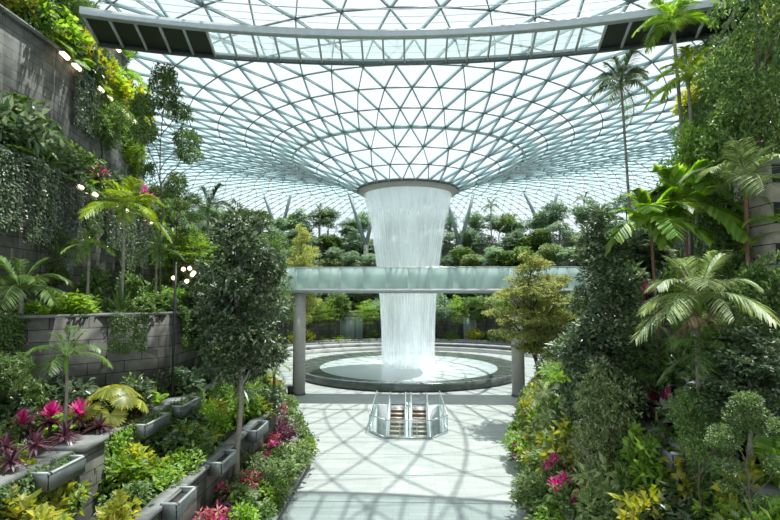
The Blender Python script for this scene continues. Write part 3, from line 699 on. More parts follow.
# clump of several magenta heads (a bromeliad patch)
def heads(m, n, key):
    mb = MB()
    for _ in range(n):
        c = np.array([R(-.4, .4), R(-.4, .4), R(.35, .9)]); q = 16; a = np.arange(q)*2.4; el = R(.1, 1.3, q); d = np.stack([np.cos(a)*np.cos(el), np.sin(a)*np.cos(el), np.sin(el)], 1)
        strap(mb, np.tile(c, (q, 1)), d, .3*R(.7, 1.1, q), .075, .3, 3)
    return mb.mesh(key, m)
k = Kind(); k.name = 'flowering_clump'; k.h = 1.1; k.w = 1.2; k.parts = [('flower_head', heads(MAGENTA, 9, 'clump_heads')), ('foliage', crown_mesh('clump_leaves', GREEN, [(0, 0, .35, .5, .5, .3)], 60, 6, .18, .08)), ('stem', stem(.5, .03, BARK, 'clump_stem'))]; KINDS['clump'] = k
# ferns
def fern_mesh(m, n, ln, key, wd=.16, droop=.55, zlo=.35, zhi=1.2):
    mb = MB()
    for i in range(n):
        a = i*2.4+R(-.2, .2); el = R(zlo, zhi); l = ln*R(.7, 1.1); dr = droop*R(.7, 1.2); t = np.linspace(.08, 1, 20)
        d = np.array([math.cos(a)*math.cos(el), math.sin(a)*math.cos(el), math.sin(el)])
        c = d[None]*(l*t)[:, None]; c[:, 2] -= dr*l*t**2
        tan = nrm(np.gradient(c, axis=0)); sd = nrm(np.cross(tan, [0, 0, 1.])); wl = wd*l*np.sin(PI*np.clip(t*.85+.12, 0, 1))*1.3+.01
        for s in (-1, 1):
            rhomb(mb, c, nrm(sd*s+tan*.45), nrm(np.cross(sd, tan)), wl*1.6, l*.055, .1, .2)
        tube(mb, c[::4], .008, 3, False)
    return mb.mesh(key, m)
for key, nm, m, ln in (('fern', 'fern', GREEN, .9), ('fern_b', 'fern', BRIGHT, .9), ('fern_d', 'fern', DARK, 1.0)):
    k = Kind(); k.name = nm; k.h = .9; k.w = 1.6; k.parts = [('foliage', fern_mesh(m, 16, ln, key))]; KINDS[key] = k
k = Kind(); k.name = 'strap_leaved_plant'; k.h = 1.0; k.w = 1.6; k.parts = [('foliage', rosette(GREEN, 30, .95, .13, .6, .3, 1.4, 0, 'strap_rosette', 6))]; KINDS['strap'] = k
k = Kind(); k.name = 'strap_leaved_plant'; k.h = 1.0; k.w = 1.6; k.parts = [('foliage', rosette(BRIGHT, 26, .95, .15, .6, .3, 1.4, 0, 'bright_rosette', 6))]; KINDS['strap_b'] = k
k = Kind(); k.name = 'spiky_yucca'; k.h = 2.2; k.w = 1.8; k.parts = [('foliage', rosette(DARK, 80, .95, .07, .25, -.5, 1.5, 1.4, 'yucca_head', 4)), ('trunk', stem(1.5, .07, BARK, 'yucca_trunk'))]; KINDS['yucca'] = k
# palm fronds (unit length along +x)
def frond_mesh(key, m, rise, droop, pairs=30, wl=.34, lw=.030, ldroop=.35, fwd=.55, vee=.15):
    mb = MB(); t = np.linspace(0, 1, 13); c = np.stack([t*math.cos(rise), 0*t, t*math.sin(rise)-droop*t**2.2], 1); c[:, 0] -= .12*droop*t**3
    tube(mb, c, np.linspace(.012, .003, 13), 5)
    tt = np.linspace(.14, .99, pairs); cc = np.stack([np.interp(tt, t, c[:, q]) for q in range(3)], 1); tan = nrm(np.gradient(cc, axis=0))
    l = wl*np.sin(PI*np.clip(tt*.86+.1, 0, 1))**.6
    for s in (-1, 1):
        d = nrm(np.array([[0, s, 0]])*1.0+tan*fwd*(1+tt[:, None]*.8)+np.array([[0, 0, vee]])+RS.normal(0, .06, (pairs, 3)))
        strap(mb, cc, d, l*R(.9, 1.1, pairs), lw, ldroop, 3, ([0, .3, 1], [.6, 1, .08]))
    return mb.mesh(key, m)
FR = {}
for nm, m, kw in (('green', GREEN, {}), ('dark', DARK, {}), ('bright', BRIGHT, {}), ('yellow', YELLOW, {}), ('pale', PALE, {}), ('dry', DRY, dict(ldroop=.8)),
                  ('broad', BRIGHT, dict(pairs=17, lw=.13, wl=.40, ldroop=.25, fwd=.8)), ('limey', LIME, dict(pairs=26, lw=.045, ldroop=.3))):
    FR[nm] = [frond_mesh('frond_'+nm, m, 1.15, .35, **kw), frond_mesh('frond_'+nm, m, .75, .55, **kw), frond_mesh('frond_'+nm, m, .3, .6, **kw), frond_mesh('frond_'+nm, m, -.1, .55, **kw)]
def palm(label, px, py, Y, fl, n=12, kind='green', trunk_r=.07, bark=None, zbase=None, lean=0, low=True, name='palm', group=None, shaft=True, rz=None):
    """crown at the photograph's px,py at depth Y; trunk runs down to the bed"""
    x, y, z = P(px, py, Y); g = ground(x, y) if zbase is None else zbase
    t = thing(name, label, 'palm', (x+lean, y, g), 0, group); h = max(.15, z-g)
    mb = MB(); q = np.linspace(0, 1, 9); pts = np.stack([-lean*q**1.5, .1*np.sin(q*3), -.1+(h+.1)*q], 1)
    tube(mb, pts, np.linspace(trunk_r, trunk_r*.7, 9), 9); mb.obj('trunk', bark or PALEBARK, t, True)
    if shaft and h > 1.5:
        mb = MB(); tube(mb, [pts[-1]-np.array([0, 0, .5]), pts[-1]-np.array([0, 0, .2]), pts[-1]+np.array([0, 0, .1])], [trunk_r*.8, trunk_r*1.1, trunk_r*.6], 9); mb.obj('crownshaft', BRIGHT, t, True)
    r0 = random.uniform(0, 6) if rz is None else rz
    for i in range(n):
        f = i/n; lev = 0 if f < .25 else (1 if f < .6 else 2)
        if low and f > .88: lev = 3
        o = ob('frond', FR[kind][lev], t, tuple(pts[-1])); s = fl*random.uniform(.85, 1.1); o.scale = (s, s, s)
        o.rotation_euler = (random.uniform(-.15, .15), 0, r0+i*2.4)
    return t
# fan palm leaf
def fan_mesh(key, m, n=26, tilt=.5):
    mb = MB(); a = np.linspace(-2.5, 2.5, n); d = np.stack([np.cos(a), np.sin(a), np.full(n, .0)], 1)
    d = nrm(d); c = np.tile([[0, 0, 0.]], (n, 1)); strap(mb, c, d, np.where(abs(a) > 2, .42, .5)*R(.92, 1.05, n), .12, .3, 6, ([0, .7, 1], [.05, 1, .12]))
    v = mb.v[0]; ct, st = math.cos(tilt), math.sin(tilt); x = v[:, 0]*ct+v[:, 2]*st; z = -v[:, 0]*st+v[:, 2]*ct; v[:, 0] = x; v[:, 2] = z
    return mb.mesh(key, m)
FAN = {'yellow': fan_mesh('fan_yellow', YELLOW), 'green': fan_mesh('fan_green', GREEN), 'pale': fan_mesh('fan_pale', PALE)}
def fanpalm(label, px, py, Y, r, n, kind, zbase=None):
    x, y, z = P(px, py, Y); g = ground(x, y) if zbase is None else zbase; h = max(.3, z-g)
    t = thing('fan_palm', label, 'palm', (x, y, g)); mb = MB(); tube(mb, [(0, 0, -.1), (0, 0, h*.6)], [.09, .06], 8); mb.obj('trunk', BARK, t, True)
    for i in range(n):
        a = i*2.4; el = [1.2, .7, .35, .1][i*4//n]; d = np.array([math.cos(a)*math.cos(el), math.sin(a)*math.cos(el), math.sin(el)]); b = np.array([0, 0, h*.55]); e = b+d*r*1.05
        mb = MB(); tube(mb, [b, (b+e)/2+np.array([0, 0, .1*r]), e], [.018, .014, .01], 5); st = mb.obj('stalk', BRIGHT, t)
        o = ob('leaf_blade', FAN[kind], st, tuple(e)); o.scale = (r*1.15,)*3; o.rotation_euler = (0, .45-el*.5, a)
    return t

# ------------------------------------------------------------------ LEFT bank, named plants
def stand(px, py, h, lo=8.5, hi=44):
    best = None
    for Y in np.arange(lo, hi, .15):
        x, y, z = P(px, py, Y); e = abs(z-ground(x, y)-h)+.01*Y
        if best is None or e < best[0]: best = (e, Y)
    return best[1]
def tr(key, label, px, ytop, Y, wpx, zb=None, cat='tree', rz=None, group=None):
    if zb != 'fixed' and cat in ('cordyline', 'flowering plant', 'shrub'):
        Y = stand(px, ytop, 1.15, Y*.75, Y*1.6); zb = None
    if zb == 'fixed': zb = None
    x, y, z = P(px, ytop, Y); g = ground(x, y) if zb is None else zb
    return put(key, label, cat, (x, y, g), max(.3, z-g), wpx*Y/FPX, rz, group)
tr('dark_big', 'tall dark glossy-leaved tree left of the path, its trunk beside the magenta plants', 243, 208, 18.6, 98)
tr('dark_big', 'smaller dark leafy tree just behind and left of the tall dark one', 208, 268, 22.5, 66)
tr('airy', 'slender airy tree with thin crown standing in front of the roof glass, upper left', 165, 68, 24, 84)
tr('airy', 'slim open tree below the airy one, beside the string of bulbs', 176, 172, 27, 62)
palm('bright yellow-green palm with arching fronds in front of the lit stone wall', 124, 207, 20.6, 2.0, 13, 'limey', .07)
palm('small green palm on the left ledge against the dark stone wall', 88, 246, 19.5, 1.15, 10, 'bright', .06)
palm('small green palm right of the yellow-green one on the left ledge', 156, 250, 23, 1.3, 10, 'green', .06)
palm('dark green palm silhouetted against the roof left of the dark tree', 208, 208, 32, 2.5, 11, 'dark', .11, zbase=7.45)
palm('drooping green palm in the left bed, thin trunk above the cordylines', 66, 356, 14.0, 1.35, 12, 'green', .055, zbase=4.1)
palm('dark feathery palm at the left edge on the stone ledge', 20, 288, 16.4, 2.0, 14, 'green', .09, zbase=7.3)
palm('dark arching palm high at the left edge above the upper stone wall', 16, 128, 19.4, 2.3, 14, 'green', .09, zbase=13.5)
palm('bright palm whose fronds fill the top left corner', 26, 6, 24.6, 2.6, 15, 'bright', .1)
palm('dark palm on the upper left terrace beside the row of lights', 118, 72, 34.5, 2.4, 13, 'bright', .08)
palm('palm peeping over the walkway end at the top left', 92, 12, 30, 1.4, 10, 'green', .08)
fanpalm('yellow fan palm with pleated round leaves in the left bed', 114, 396, 15.6, .8, 11, 'yellow')
tr('yucca', 'spiky dark yucca under the tall dark tree', 243, 360, 20.6, 44, cat='yucca')
palm('small pale palm with brown stems near the path corner, left', 274, 366, 24.5, 1.0, 10, 'pale', .10, REDBARK)
palm('short palm with brown trunk behind the pale one near the path corner', 266, 372, 26.5, .9, 9, 'green', .09, REDBARK)
tr('layered', 'pale yellow-green layered tree behind the left end of the footbridge', 303, 224, 47, 46, zb=.0)
tr('round', 'leafy tree behind the dark tree left of the footbridge', 262, 232, 37, 70, zb=1)
for px, yt, Y, w, zz in ((22, 408, 12.2, 40, 4.1), (52, 400, 13, 38, 4.1), (80, 398, 14, 36, 4.1)):
    tr('cord', {22: 'magenta-topped cordyline nearest the left edge above the coping', 52: 'magenta cordyline in the middle of the left bed row', 80: 'magenta cordyline just left of the stone pier'}[px], px, yt, Y, w, zz, 'cordyline')
tr('cord', 'magenta cordyline right of the yellow fan palm', 140, 388, 17, 36, 4.1, 'cordyline')
tr('cord', 'magenta cordyline in the ledge planting above the first row of wall lights', 98, 164, 23.6, 34, 13.5, 'cordyline')
tr('cord', 'small magenta cordyline beside the yellow-green palm top', 146, 184, 29, 26, 13.5, 'cordyline')
for px, yt, Y in ((8, 425, 11.9), (36, 422, 12.6), (66, 416, 13.4), (100, 412, 14.6), (12, 440, 11.4), (118, 408, 15.6)):
    tr('cordp', 'dark purple cordyline filling the left bed between the magenta ones', px, yt, Y, 34, 4.1, 'cordyline', group='purple cordylines in the left bed')
for px, yt, Y, lb in ((248, 446, 17.2, 'magenta flowering clump beside the tall dark tree trunk'), (214, 470, 15.3, 'magenta flowering clump in front of the second left coping'), (236, 474, 16, 'pink flowering clump at the foot of the tall dark tree'), (276, 416, 22.5, 'magenta flowering clump at the path corner, left'), (208, 500, 14, 'red flowering clump lowest at the left of the path'), (264, 436, 19.6, 'pink flowering clump between two path-side clumps, left')):
    tr('clump', lb, px, yt, Y, 32 if Y > 16 else 40, cat='flowering plant')
for px, yt, Y, w, lb in ((30, 474, 11.0, 60, 'golden broad-leaved shrub below the nearest metal trough'), (60, 468, 11.6, 56, 'golden broad-leaved shrub left of the stone pier'), (120, 500, 11.3, 40, 'golden-green shrub right of the stone pier foot'), (136, 452, 15, 44, 'golden shrub below the second metal trough')):
    tr('shrub_y', lb, px, yt, Y, w, 2.6, 'shrub')
tr('round', 'dark bushy tree on the middle left terrace above the wall lights', 104, 98, 28.5, 62)
tr('bright_tree', 'yellow-green bushy tree on the highest left terrace', 112, 44, 33.5, 56)
tr('round', 'leafy tree on the highest left terrace nearest the top left corner', 74, -10, 26, 56)
tr('bright_tree', 'bright small tree at the end of the middle left terrace', 128, 128, 33, 44)
# lamp post with bulbs
def lamp(label, px, py, Y, h):
    x, y, z = P(px, py, Y); t = thing('lamp_post', label, 'lamp', (x, y, z-h))
    mb = MB(); tube(mb, [(0, 0, 0), (0, 0, h)], [.06, .045], 10); mb.obj('pole', BLACK, t, True)
    mb = MB(); tube(mb, [(-.1, 0, h-.5), (.75, 0, h-.35)], .02, 6); tube(mb, [(0, 0, h-.1), (.7, 0, h-.15)], .02, 6); mb.obj('arm', BLACK, t)
    for dx, dz in ((-.08, -.62), (.3, -.28), (.55, -.25), (.72, -.42), (.45, -.75), (.66, -.5)):
        mb = MB(); lathe(mb, [(.005, -.085), (.06, -.055), (.085, 0), (.06, .055), (.005, .085)], 12, c=(dx, 0, h+dz)); mb.obj('bulb', BULB, t, True)
lamp('black lamp post with warm globe bulbs on the left terrace', 176, 262, 19.2, 6.6)
# linear wall lights along the copings
def px_of(x, y): return AX+FPX*x/y
def on_wall(f, px, off, sgn=-1, lo=12, hi=44):
    return min(np.arange(lo, hi, .05), key=lambda Y: abs(px_of(sgn*(f(Y)-off), Y)-px))
def wlight(label, f, px, z, group, ln=.5, off=.42):
    Y = on_wall(f, px, off); ang = math.atan2(f(Y+.1)-f(Y-.1), .2)
    t = thing('wall_light', label, 'light', (-(f(Y)-off), Y, z), ang, group)
    mb = MB(); box(mb, (0, 0, .09), (.18, ln+.04, .06)); mb.obj('housing', BLACK, t)
    mb = MB(); tube(mb, [(0, -ln/2, 0), (0, ln/2, 0)], .12, 10); mb.obj('diffuser', WARMLIGHT, t)
for px in (68, 84, 106, 118, 137, 144, 156, 163, 171, 176):
    wlight('warm strip light under the coping of the middle left stone wall', x3, px, 13.42, 'strip lights along the middle left wall')
for px in (46, 60, 86, 96, 110, 117, 124):
    wlight('warm strip light under the coping of the upper left stone wall', x4, px, 20.15, 'strip lights along the upper left wall', .6)
for px in (74, 82, 90, 97, 103):
    wlight('warm strip light under the topmost coping at the upper left', x5, px, 24.65, 'strip lights at the top left', .65)
# fairy bulbs hanging on the middle wall
for i in range(24):
    Y = on_wall(x3, 8+6.6*i, .27); mb = MB(); lathe(mb, [(.003, -.022), (.022, 0), (.003, .022)], 8)
    tag(mb.obj('fairy_bulb', BULB, None, loc=(-(x3(Y)-.27), Y, 13.2-random.uniform(.1, 2.4))), 'tiny warm fairy bulb hanging on the middle left stone wall', 'light', 'fairy bulbs on the middle left wall')

# ------------------------------------------------------------------ RIGHT bank, named plants
tr('layered', 'spreading layered olive tree in front of the right bridge column', 534, 252, 33, 100, zb=.35)
tr('dark_col', 'tall narrow dark tree rising right of the path', 600, 206, 16.8, 84)
tr('pale_round', 'paler-leaved bushy tree in front of the foot of the tall narrow dark one', 606, 350, 15.4, 62)
tr('green_col', 'leafy tree right of the tall narrow dark one', 640, 316, 16.5, 58)
tr('dark_big', 'dark leafy tree low on the right bank near the frame edge', 745, 322, 11.4, 92)
palm('slender tall palm alone against the roof glass, right', 621, 82, 28, 2.3, 16, 'dark', .09, zbase=4.1, lean=.5)
palm('very tall palm whose bright fronds overlap the walkway, upper right', 673, 22, 22, 2.0, 12, 'bright', .10, zbase=7.45, lean=.5)
palm('yellow-green feathery palm below the tall one, upper right', 688, 76, 21, 1.8, 12, 'limey', .09, zbase=7.45, lean=.3)
palm('dark palm partly behind the yellow-green one, upper right', 706, 44, 25, 1.8, 11, 'dark', .08, zbase=13.5)
palm('broad-leaved bright green palm, left of the pair on the right ledge', 650, 222, 16.6, 1.9, 15, 'broad', .06, REDBARK, lean=.3, rz=1.0)
palm('broad-leaved bright green palm, right of the pair on the right ledge', 684, 202, 17.2, 2.0, 15, 'broad', .06, REDBARK, lean=.2)
palm('pale palm arching over the right stone ledge', 746, 182, 15.5, 2.2, 11, 'pale', .08, REDBARK)
palm('green palm reaching in from the right frame edge', 800, 232, 15, 2.0, 11, 'bright', .08)
palm('silvery-green palm with spreading fronds on the right bank', 698, 296, 12.6, 1.7, 20, 'pale', .09, zbase=4.1)
palm('green palm below the silvery one on the right bank', 712, 352, 12.0, 1.35, 12, 'green', .07, zbase=4.1)
palm('withered brown-fronded palm hanging below the silvery one', 706, 326, 12.2, .85, 6, 'dry', .05, zbase=4.1)
palm('bright cycad-like palm beside the right bridge column', 556, 378, 25, 1.3, 13, 'bright', .10, shaft=False)
palm('pale low palm in front of the bright cycad-like one', 545, 396, 23, 1.2, 12, 'pale', .10, shaft=False)
tr('green_col', 'large green tree filling the upper right corner', 748, -45, 17.5, 108, zb=7.45)
tr('green_col', 'green tree left of the corner tree with crown touching the walkway end', 712, 40, 21, 60, zb=7.45)
tr('round_b', 'dense tree below the corner tree against the right wall', 735, 92, 19, 90, zb=7.45)
tr('bright_tree', 'yellow-green tree behind the broad-leaved palms', 690, 118, 20, 66, zb=7.45)
tr('round', 'leafy tree on the right ledge below the pale arching palm', 728, 190, 17, 78, zb=4.1)
tr('round_b', 'dark leafy tree at the right frame edge on the ledge', 772, 250, 13.5, 80, zb=4.1)
tr('airy', 'thin-trunked small tree rising at the lower right', 746, 392, 9.6, 90, zb=2.6)
for px, yt, Y, lb in ((646, 280, 14.6, 'magenta cordyline left of the silvery palm'), (688, 266, 13.4, 'magenta cordyline behind the silvery palm'), ):
    tr('cord', lb, px, yt, Y, 26, None, 'cordyline')
tr('cord', 'magenta cordyline above the right metal trough', 668, 388, 14.8, 36, 'fixed', 'cordyline')
tr('cord', 'smaller magenta cordyline left of the one above the right trough', 650, 380, 16.4, 28, 'fixed', 'cordyline')
tr('clump', 'magenta flowering clump on the right bank, upper of the pair by the path', 559, 434, 18.6, 36, 'fixed', 'flowering plant')
tr('clump', 'magenta flowering clump on the right bank, lower of the pair by the path', 570, 452, 17.0, 46, 'fixed', 'flowering plant')
tr('round', 'leafy tree in front of the silvery palm trunk on the right bank', 696, 384, 11.8, 64)
for px, yt, Y, lb in ((628, 500, 12.5, 'dull red flowering clump at the bottom right of the dark tree'), (526, 440, 21, 'pink flowering clump at the right edge of the paving')):
    tr('clump', lb, px, yt, Y, 34, cat='flowering plant')
for px, yt, Y, w, lb in ((672, 464, 11.6, 60, 'golden shrub below the right metal trough, left of two'), (704, 452, 11.2, 62, 'golden shrub below the right metal trough, right of two'), (752, 476, 9.8, 60, 'golden shrub around the thin trunk at lower right'), (660, 494, 10.6, 66, 'golden-green shrub at the bottom of the right bank')):
    tr('shrub_y', lb, px, yt, Y, w, 2.4, 'shrub')

# ------------------------------------------------------------------ beds filled with many alike shrubs and ferns
NOUN = {'shrub_g': 'mid-green leafy shrub', 'shrub_b': 'bright green leafy shrub', 'shrub_y': 'golden-leaved shrub', 'shrub_d': 'dark-leaved shrub', 'shrub_p': 'pale-leaved shrub', 'shrub_v': 'purple-leaved shrub', 'shrub_r': 'red-leaved shrub', 'fern': 'mid-green fern', 'fern_b': 'bright green fern', 'fern_d': 'dark fern', 'strap': 'green strap-leaved plant', 'strap_b': 'bright strap-leaved plant'}
def px_of(x, y): return AX+FPX*x/y
def fill(keys, label, group, fa, fb, sgn, ya, yb, n, z, h=(.6, 1.1), cat='shrub', w=(1., 1.5), edge=.25):
    for i in range(n):
        y = ya+(yb-ya)*(i+random.random())/n; a, b = fa(y)+edge, fb(y)-edge
        x = random.uniform(a, max(a+.05, b)); hh = random.uniform(*h)
        if sgn > 0 and 545 < px_of(x, y) < 590 and y < 18.5 and z < 2: continue
        if sgn < 0 and z == 2.6 and y < 14.6 and 72 < px_of(-x, y) < 122: continue
        key = random.choice(keys); ct = 'fern' if 'fern' in key else 'plant' if 'strap' in key else 'shrub'
        put(key, NOUN[key]+' '+label, ct, (sgn*x, y, z), hh, random.uniform(*w), None, NOUN[key]+'s '+group)
GB = ['shrub_g', 'shrub_b', 'shrub_p', 'fern_b', 'strap']
fill(['shrub_g', 'shrub_b', 'shrub_p', 'shrub_g', 'fern_b'], 'spilling over the kerb on the left edge of the paving', 'along the left paving edge', xD, xC, -1, 15, 38, 42, .35, (.7, 1.3), w=(1.2, 1.8), edge=.0)
fill(['shrub_g', 'shrub_p', 'shrub_v', 'shrub_r', 'fern'], 'in the low left bed behind the path-side plants', 'in the low left bed', xC, xB, -1, 12, 40, 30, 1.0, (.6, 1.1))
fill(['shrub_g', 'shrub_y', 'shrub_b', 'shrub_d', 'fern', 'shrub_b'], 'in the left bed between the two coping walls', 'between the left coping walls', xB, xA, -1, 9, 40, 70, 2.6, (.8, 1.5), w=(1.2, 1.9))
fill(['shrub_g', 'shrub_d', 'fern', 'strap', 'fern_d', 'fern_b'], 'in the left bed under the stone ledge', 'under the left stone ledge', xA, x2, -1, 12, 34, 60, 4.1, (.8, 1.7), w=(1.2, 2.0))
fill(['fern', 'fern_b', 'strap_b', 'shrub_b', 'shrub_g'], 'along the edge of the left ledge at eye level', 'along the left ledge', x2, lambda y: x2(y)+1.6, -1, 15.5, 40, 60, 7.45, (.6, 1.2), w=(1.2, 1.8), edge=.1)
fill(['fern', 'shrub_g', 'shrub_d', 'strap'], 'on the left ledge close to the middle stone wall', 'before the middle left wall', lambda y: x2(y)+1.6, x3, -1, 18, 44, 34, 7.45, (.9, 1.9), w=(1.4, 2.2), edge=.1)
fill(['fern', 'fern_b', 'shrub_g', 'shrub_d', 'strap'], 'on the terrace above the middle left stone wall', 'on the middle left terrace', x3, x4, -1, 17, 44, 60, 13.5, (1.3, 3.2), w=(1.7, 2.8), edge=.1)
fill(['shrub_b', 'shrub_y', 'shrub_g', 'fern_b'], 'on the highest left terrace', 'on the highest left terrace', x4, x5, -1, 22, 36, 50, 20.2, (1.3, 2.9), w=(1.7, 2.8), edge=.05)
fill(['shrub_g', 'shrub_b', 'shrub_p', 'shrub_b', 'fern_b'], 'spilling over the kerb on the right edge of the paving', 'along the right paving edge', rD, rC, 1, 15, 38, 46, .35, (.7, 1.4), w=(1.3, 1.9), edge=.0)
fill(['shrub_g', 'shrub_p', 'shrub_b', 'fern', 'shrub_d'], 'in the low right bed behind the kerb plants', 'in the low right bed', rC, rB, 1, 12, 40, 40, 1.0, (.9, 1.8), w=(1.3, 2.0))
fill(['shrub_g', 'shrub_p', 'shrub_d', 'fern', 'shrub_b'], 'in the right bed below the coping wall', 'below the right coping', rB, rA, 1, 9, 40, 60, 2.6, (1.0, 2.2), w=(1.4, 2.2))
fill(['shrub_g', 'shrub_d', 'fern', 'strap', 'shrub_d', 'fern_b'], 'in the right bed behind the coping wall', 'behind the right coping', rA, r2, 1, 9, 34, 90, 4.1, (1.2, 3.0), w=(1.6, 2.6))
fill(['fern', 'fern_b', 'strap_b', 'shrub_b', 'shrub_g', 'shrub_d'], 'on the right ledge at eye level', 'on the right ledge', r2, lambda y: r2(y)+2.5, 1, 15.5, 42, 80, 7.45, (1.0, 2.4), w=(1.5, 2.4), edge=.1)
fill(['fern', 'shrub_g', 'shrub_d', 'shrub_b'], 'on the terrace above the middle right stone wall', 'on the middle right terrace', x3, x4, 1, 16, 44, 70, 13.5, (1.4, 3.2), w=(1.6, 2.6), edge=.1)
fill(['shrub_b', 'shrub_y', 'shrub_g', 'fern_b'], 'on the highest right terrace', 'on the highest right terrace', x4, x5, 1, 20, 36, 42, 20.2, (1.4, 3.0), w=(1.6, 2.6), edge=.05)
fill(['shrub_b', 'shrub_p', 'shrub_g', 'shrub_y', 'fern_b'], 'leaning over the second right kerb wall', 'over the second right kerb wall', lambda y: rB(y)-.65, lambda y: rB(y)-.05, 1, 12, 36, 34, 1.0, (1.6, 2.5), w=(1.5, 2.1), edge=0)
fill(['shrub_y', 'shrub_b', 'fern_b', 'shrub_p'], 'in the front row of the low right bed', 'in the front row of the low right bed', rC, lambda y: rC(y)+.5, 1, 14, 36, 26, 1.0, (.8, 1.4), w=(1.3, 1.8), edge=0)
fill(['shrub_b', 'shrub_g', 'shrub_y', 'fern_b', 'shrub_d'], 'at the top left corner above the upper wall', 'at the top left corner', x4, x5, -1, 21.5, 27.5, 16, 20.2, (1.8, 3.0), w=(2.0, 3.0), edge=0)
fill(['fern_b', 'fern', 'shrub_b'], 'drooping over the middle left coping', 'drooping over the middle left coping', x3, lambda y: x3(y)+.5, -1, 18, 40, 26, 13.5, (.7, 1.2), w=(1.5, 2.1), edge=.05)
# medium trees closing the sides
for i in range(12):
    y = 28+i*1.5; x = -(x2(y)+random.uniform(1.0, 3.0))
    put(random.choice(['round', 'round_b', 'far3', 'layered_green']), 'mid-height tree of the left bank behind the dark tree', 'tree', (x, y, 7.45), random.uniform(3.5, 5.5), random.uniform(3.4, 4.6), None, 'mid-height trees on the left bank')
for i in range(12):
    y = 26+i*1.6; x = x2(y)+random.uniform(.8, 3.0)
    put(random.choice(['round', 'round_b', 'far3', 'dark_col']), 'mid-height tree of the right bank behind the tall narrow dark tree', 'tree', (x, y, 7.45), random.uniform(3.0, 5.0), random.uniform(3.0, 4.2), None, 'mid-height trees on the right bank')
tr('round', 'leafy bush-like tree at the left frame edge in the bed under the stone ledge', 10, 352, 14.5, 56)
tr('green_col', 'leafy tree against the middle left wall behind the small green palms', 50, 226, 20.8, 46)
tr('round_b', 'bushy tree at the left frame edge before the middle stone wall', 4, 196, 17.8, 50)
# climbing plants on the walls
def climber_mesh(key, m, w, h, n):
    mb = MB(); k = n*6; c = np.stack([R(-w/2, w/2, n), np.full(n, 0.), -np.abs(R(0, 1, n))**1.3*h], 1); p = np.repeat(c, 6, 0)+RS.normal(0, .13, (k, 3)); p[:, 1] = -np.abs(RS.normal(.06, .07, k))
    d = nrm(np.stack([RS.normal(0, .6, k), np.full(k, -.35), -np.abs(RS.normal(.6, .4, k))], 1)); rhomb(mb, p, d, np.tile([[0, -1., .35]], (k, 1)), .16*R(.6, 1.2, k), .10, .2, .1)
    return mb.mesh(key, m)
CL = [climber_mesh('climber', GREEN, 2.4, 2.6, 340), climber_mesh('climber', BRIGHT, 1.8, 1.6, 220), climber_mesh('climber', DARK, 2.6, 3.4, 460)]
def climb(f, sgn, y, z, which, sc, label, group):
    o = ob('climbing_plant', CL[which]); e = .01; ang = math.atan2(sgn*(f(y+e)-f(y-e)), 2*e)
    # local -y faces the path
    o.location = (sgn*(f(y)-.32), y, z); o.rotation_euler = (0, 0, (-PI/2 if sgn > 0 else PI/2)-ang); o.scale = (sc, 1, sc); tag(o, label, 'climbing plant', group)
for y in np.arange(10, 34, 1.7): climb(xA, -1, y, 4.3, random.choice([0, 1]), random.uniform(.5, .8), 'trailing green climber on the face of the left coping wall', 'climbers on the left coping wall')
for y in np.arange(16, 40, 2.6): climb(x2, -1, y, 7.6, random.choice([0, 1, 0]), random.uniform(.5, .9), 'trailing climber over the stone face below the left ledge', 'climbers below the left ledge')
for y in np.arange(17, 45, 2.6): climb(x3, -1, y, 13.6, random.choice([0, 2]), random.uniform(.7, 1.1), 'climber on the far part of the middle left wall', 'climbers on the middle left wall')
for y in np.arange(26, 35.5, 1.6): climb(x4, -1, y, 20.3, random.choice([0, 1, 2]), random.uniform(.8, 1.3), 'climber hanging down the upper left stone wall', 'climbers on the upper left wall')
for y in np.arange(9, 30, 1.6): climb(rA, 1, y, 4.3, random.choice([0, 2]), random.uniform(.5, .8), 'climber on the face of the right coping wall', 'climbers on the right coping wall')
for y in np.arange(17, 44, 1.5): climb(r2, 1, y, 7.6, random.choice([0, 1, 2]), random.uniform(.7, 1.1), 'climber over the stone face below the right ledge', 'climbers below the right ledge')
for y in np.arange(21, 45, 1.4): climb(x3, 1, y, 13.6, random.choice([0, 2, 2]), random.uniform(1.0, 1.6), 'dark climber covering the middle right stone wall', 'climbers on the middle right wall')
for y in np.arange(19, 35.5, 1.4): climb(x4, 1, y, 20.3, random.choice([0, 1, 2]), random.uniform(1.0, 1.6), 'climber covering the upper right stone wall', 'climbers on the upper right wall')

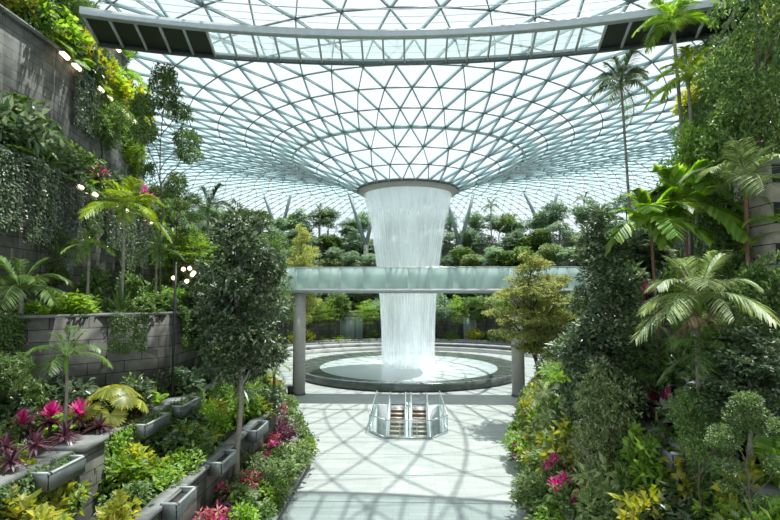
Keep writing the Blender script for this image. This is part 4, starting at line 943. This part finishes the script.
# ------------------------------------------------------------------ forest behind the fountain
FL = {0: ('forest tree on the lowest level behind the fountain, seen under the footbridge', 'forest trees under the footbridge'), 1: ('forest tree on the second terrace behind the waterfall', 'forest trees on the second terrace'), 2: ('forest tree on the third terrace behind the waterfall', 'forest trees on the third terrace'), 3: ('forest tree on the fourth terrace behind the waterfall', 'forest trees on the fourth terrace'), 4: ('forest tree on the top terrace against the glass', 'forest trees on the top terrace')}
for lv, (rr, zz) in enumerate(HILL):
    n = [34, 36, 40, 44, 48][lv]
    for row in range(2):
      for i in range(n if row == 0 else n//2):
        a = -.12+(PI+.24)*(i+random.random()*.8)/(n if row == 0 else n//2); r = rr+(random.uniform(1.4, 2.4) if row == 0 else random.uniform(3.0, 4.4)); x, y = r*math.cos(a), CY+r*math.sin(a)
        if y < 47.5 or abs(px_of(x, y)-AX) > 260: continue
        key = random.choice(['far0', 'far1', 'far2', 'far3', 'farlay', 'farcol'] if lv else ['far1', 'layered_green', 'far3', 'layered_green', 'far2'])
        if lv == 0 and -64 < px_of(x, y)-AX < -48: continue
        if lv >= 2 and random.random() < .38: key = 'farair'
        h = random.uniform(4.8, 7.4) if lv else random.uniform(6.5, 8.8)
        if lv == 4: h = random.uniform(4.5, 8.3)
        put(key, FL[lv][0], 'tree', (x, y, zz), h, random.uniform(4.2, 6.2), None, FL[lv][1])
    # undergrowth
    for i in range(n):
        a = .12+(PI-.24)*(i+random.random())/n; r = rr+random.uniform(.6, 1.1); x, y = r*math.cos(a), CY+r*math.sin(a)
        put(random.choice(['shrub_g', 'shrub_p', 'fern_b', 'shrub_y' if lv == 0 else 'shrub_p']), ['low shrub edging the lowest forest terrace behind the fountain', 'low shrub edging the second forest terrace', 'low shrub edging the third forest terrace', 'low shrub edging the fourth forest terrace', 'low shrub edging the top forest terrace'][lv], 'shrub', (x, y, zz), random.uniform(1.2, 1.9), random.uniform(2.4, 3.4), None, 'edging shrubs, forest terrace level %s' % ['one', 'two', 'three', 'four', 'five'][lv])
for px, py, Y, lb in ((491, 206, 99, 'far palm standing above the forest right of the waterfall'), (320, 212, 99, 'far palm above the forest left of the waterfall'), (584, 200, 97, 'far palm above the forest beside the narrow dark tree'), (512, 222, 98, 'small far palm between the roof columns')):
    palm(lb, px, py, Y, 2.6, 10, 'green', .16, zbase=18)

# ------------------------------------------------------------------ light
w = bpy.data.worlds.new('sky'); S.world = w; w.use_nodes = True; nt = w.node_tree; nt.nodes.clear()
out = nt.nodes.new('ShaderNodeOutputWorld'); bg = N(nt, 'ShaderNodeBackground', Strength=1.15)
tc = N(nt, 'ShaderNodeTexCoord'); nz = N(nt, 'ShaderNodeTexNoise', Scale=1.6, Detail=4.0); L(nt, tc, 'Generated', nz, 'Vector')
r = ramp(nt, [(.38, (.70, .86, 1.0)), (.56, (1.0, 1.0, 1.0))]); L(nt, nz, 'Fac', r, 'Fac'); L(nt, r, 'Color', bg, 'Color'); L(nt, bg, 'Background', out, 'Surface')
sd = bpy.data.lights.new('sun', 'SUN'); sd.energy = 7.0; sd.angle = .012; sd.color = (1, .97, .91)
so = bpy.data.objects.new('sun', sd); C.objects.link(so); so.location = (0, 60, 80)
so.rotation_euler = (math.radians(-14), math.radians(12), 0)
S.view_settings.view_transform = 'Standard'; S.view_settings.look = 'None'; S.view_settings.exposure = 0; S.view_settings.gamma = 1.14
S.cycles.transparent_max_bounces = 24; S.cycles.max_bounces = 7; S.cycles.diffuse_bounces = 3; S.cycles.glossy_bounces = 3; S.cycles.transmission_bounces = 4
S.cycles.sample_clamp_indirect = 6
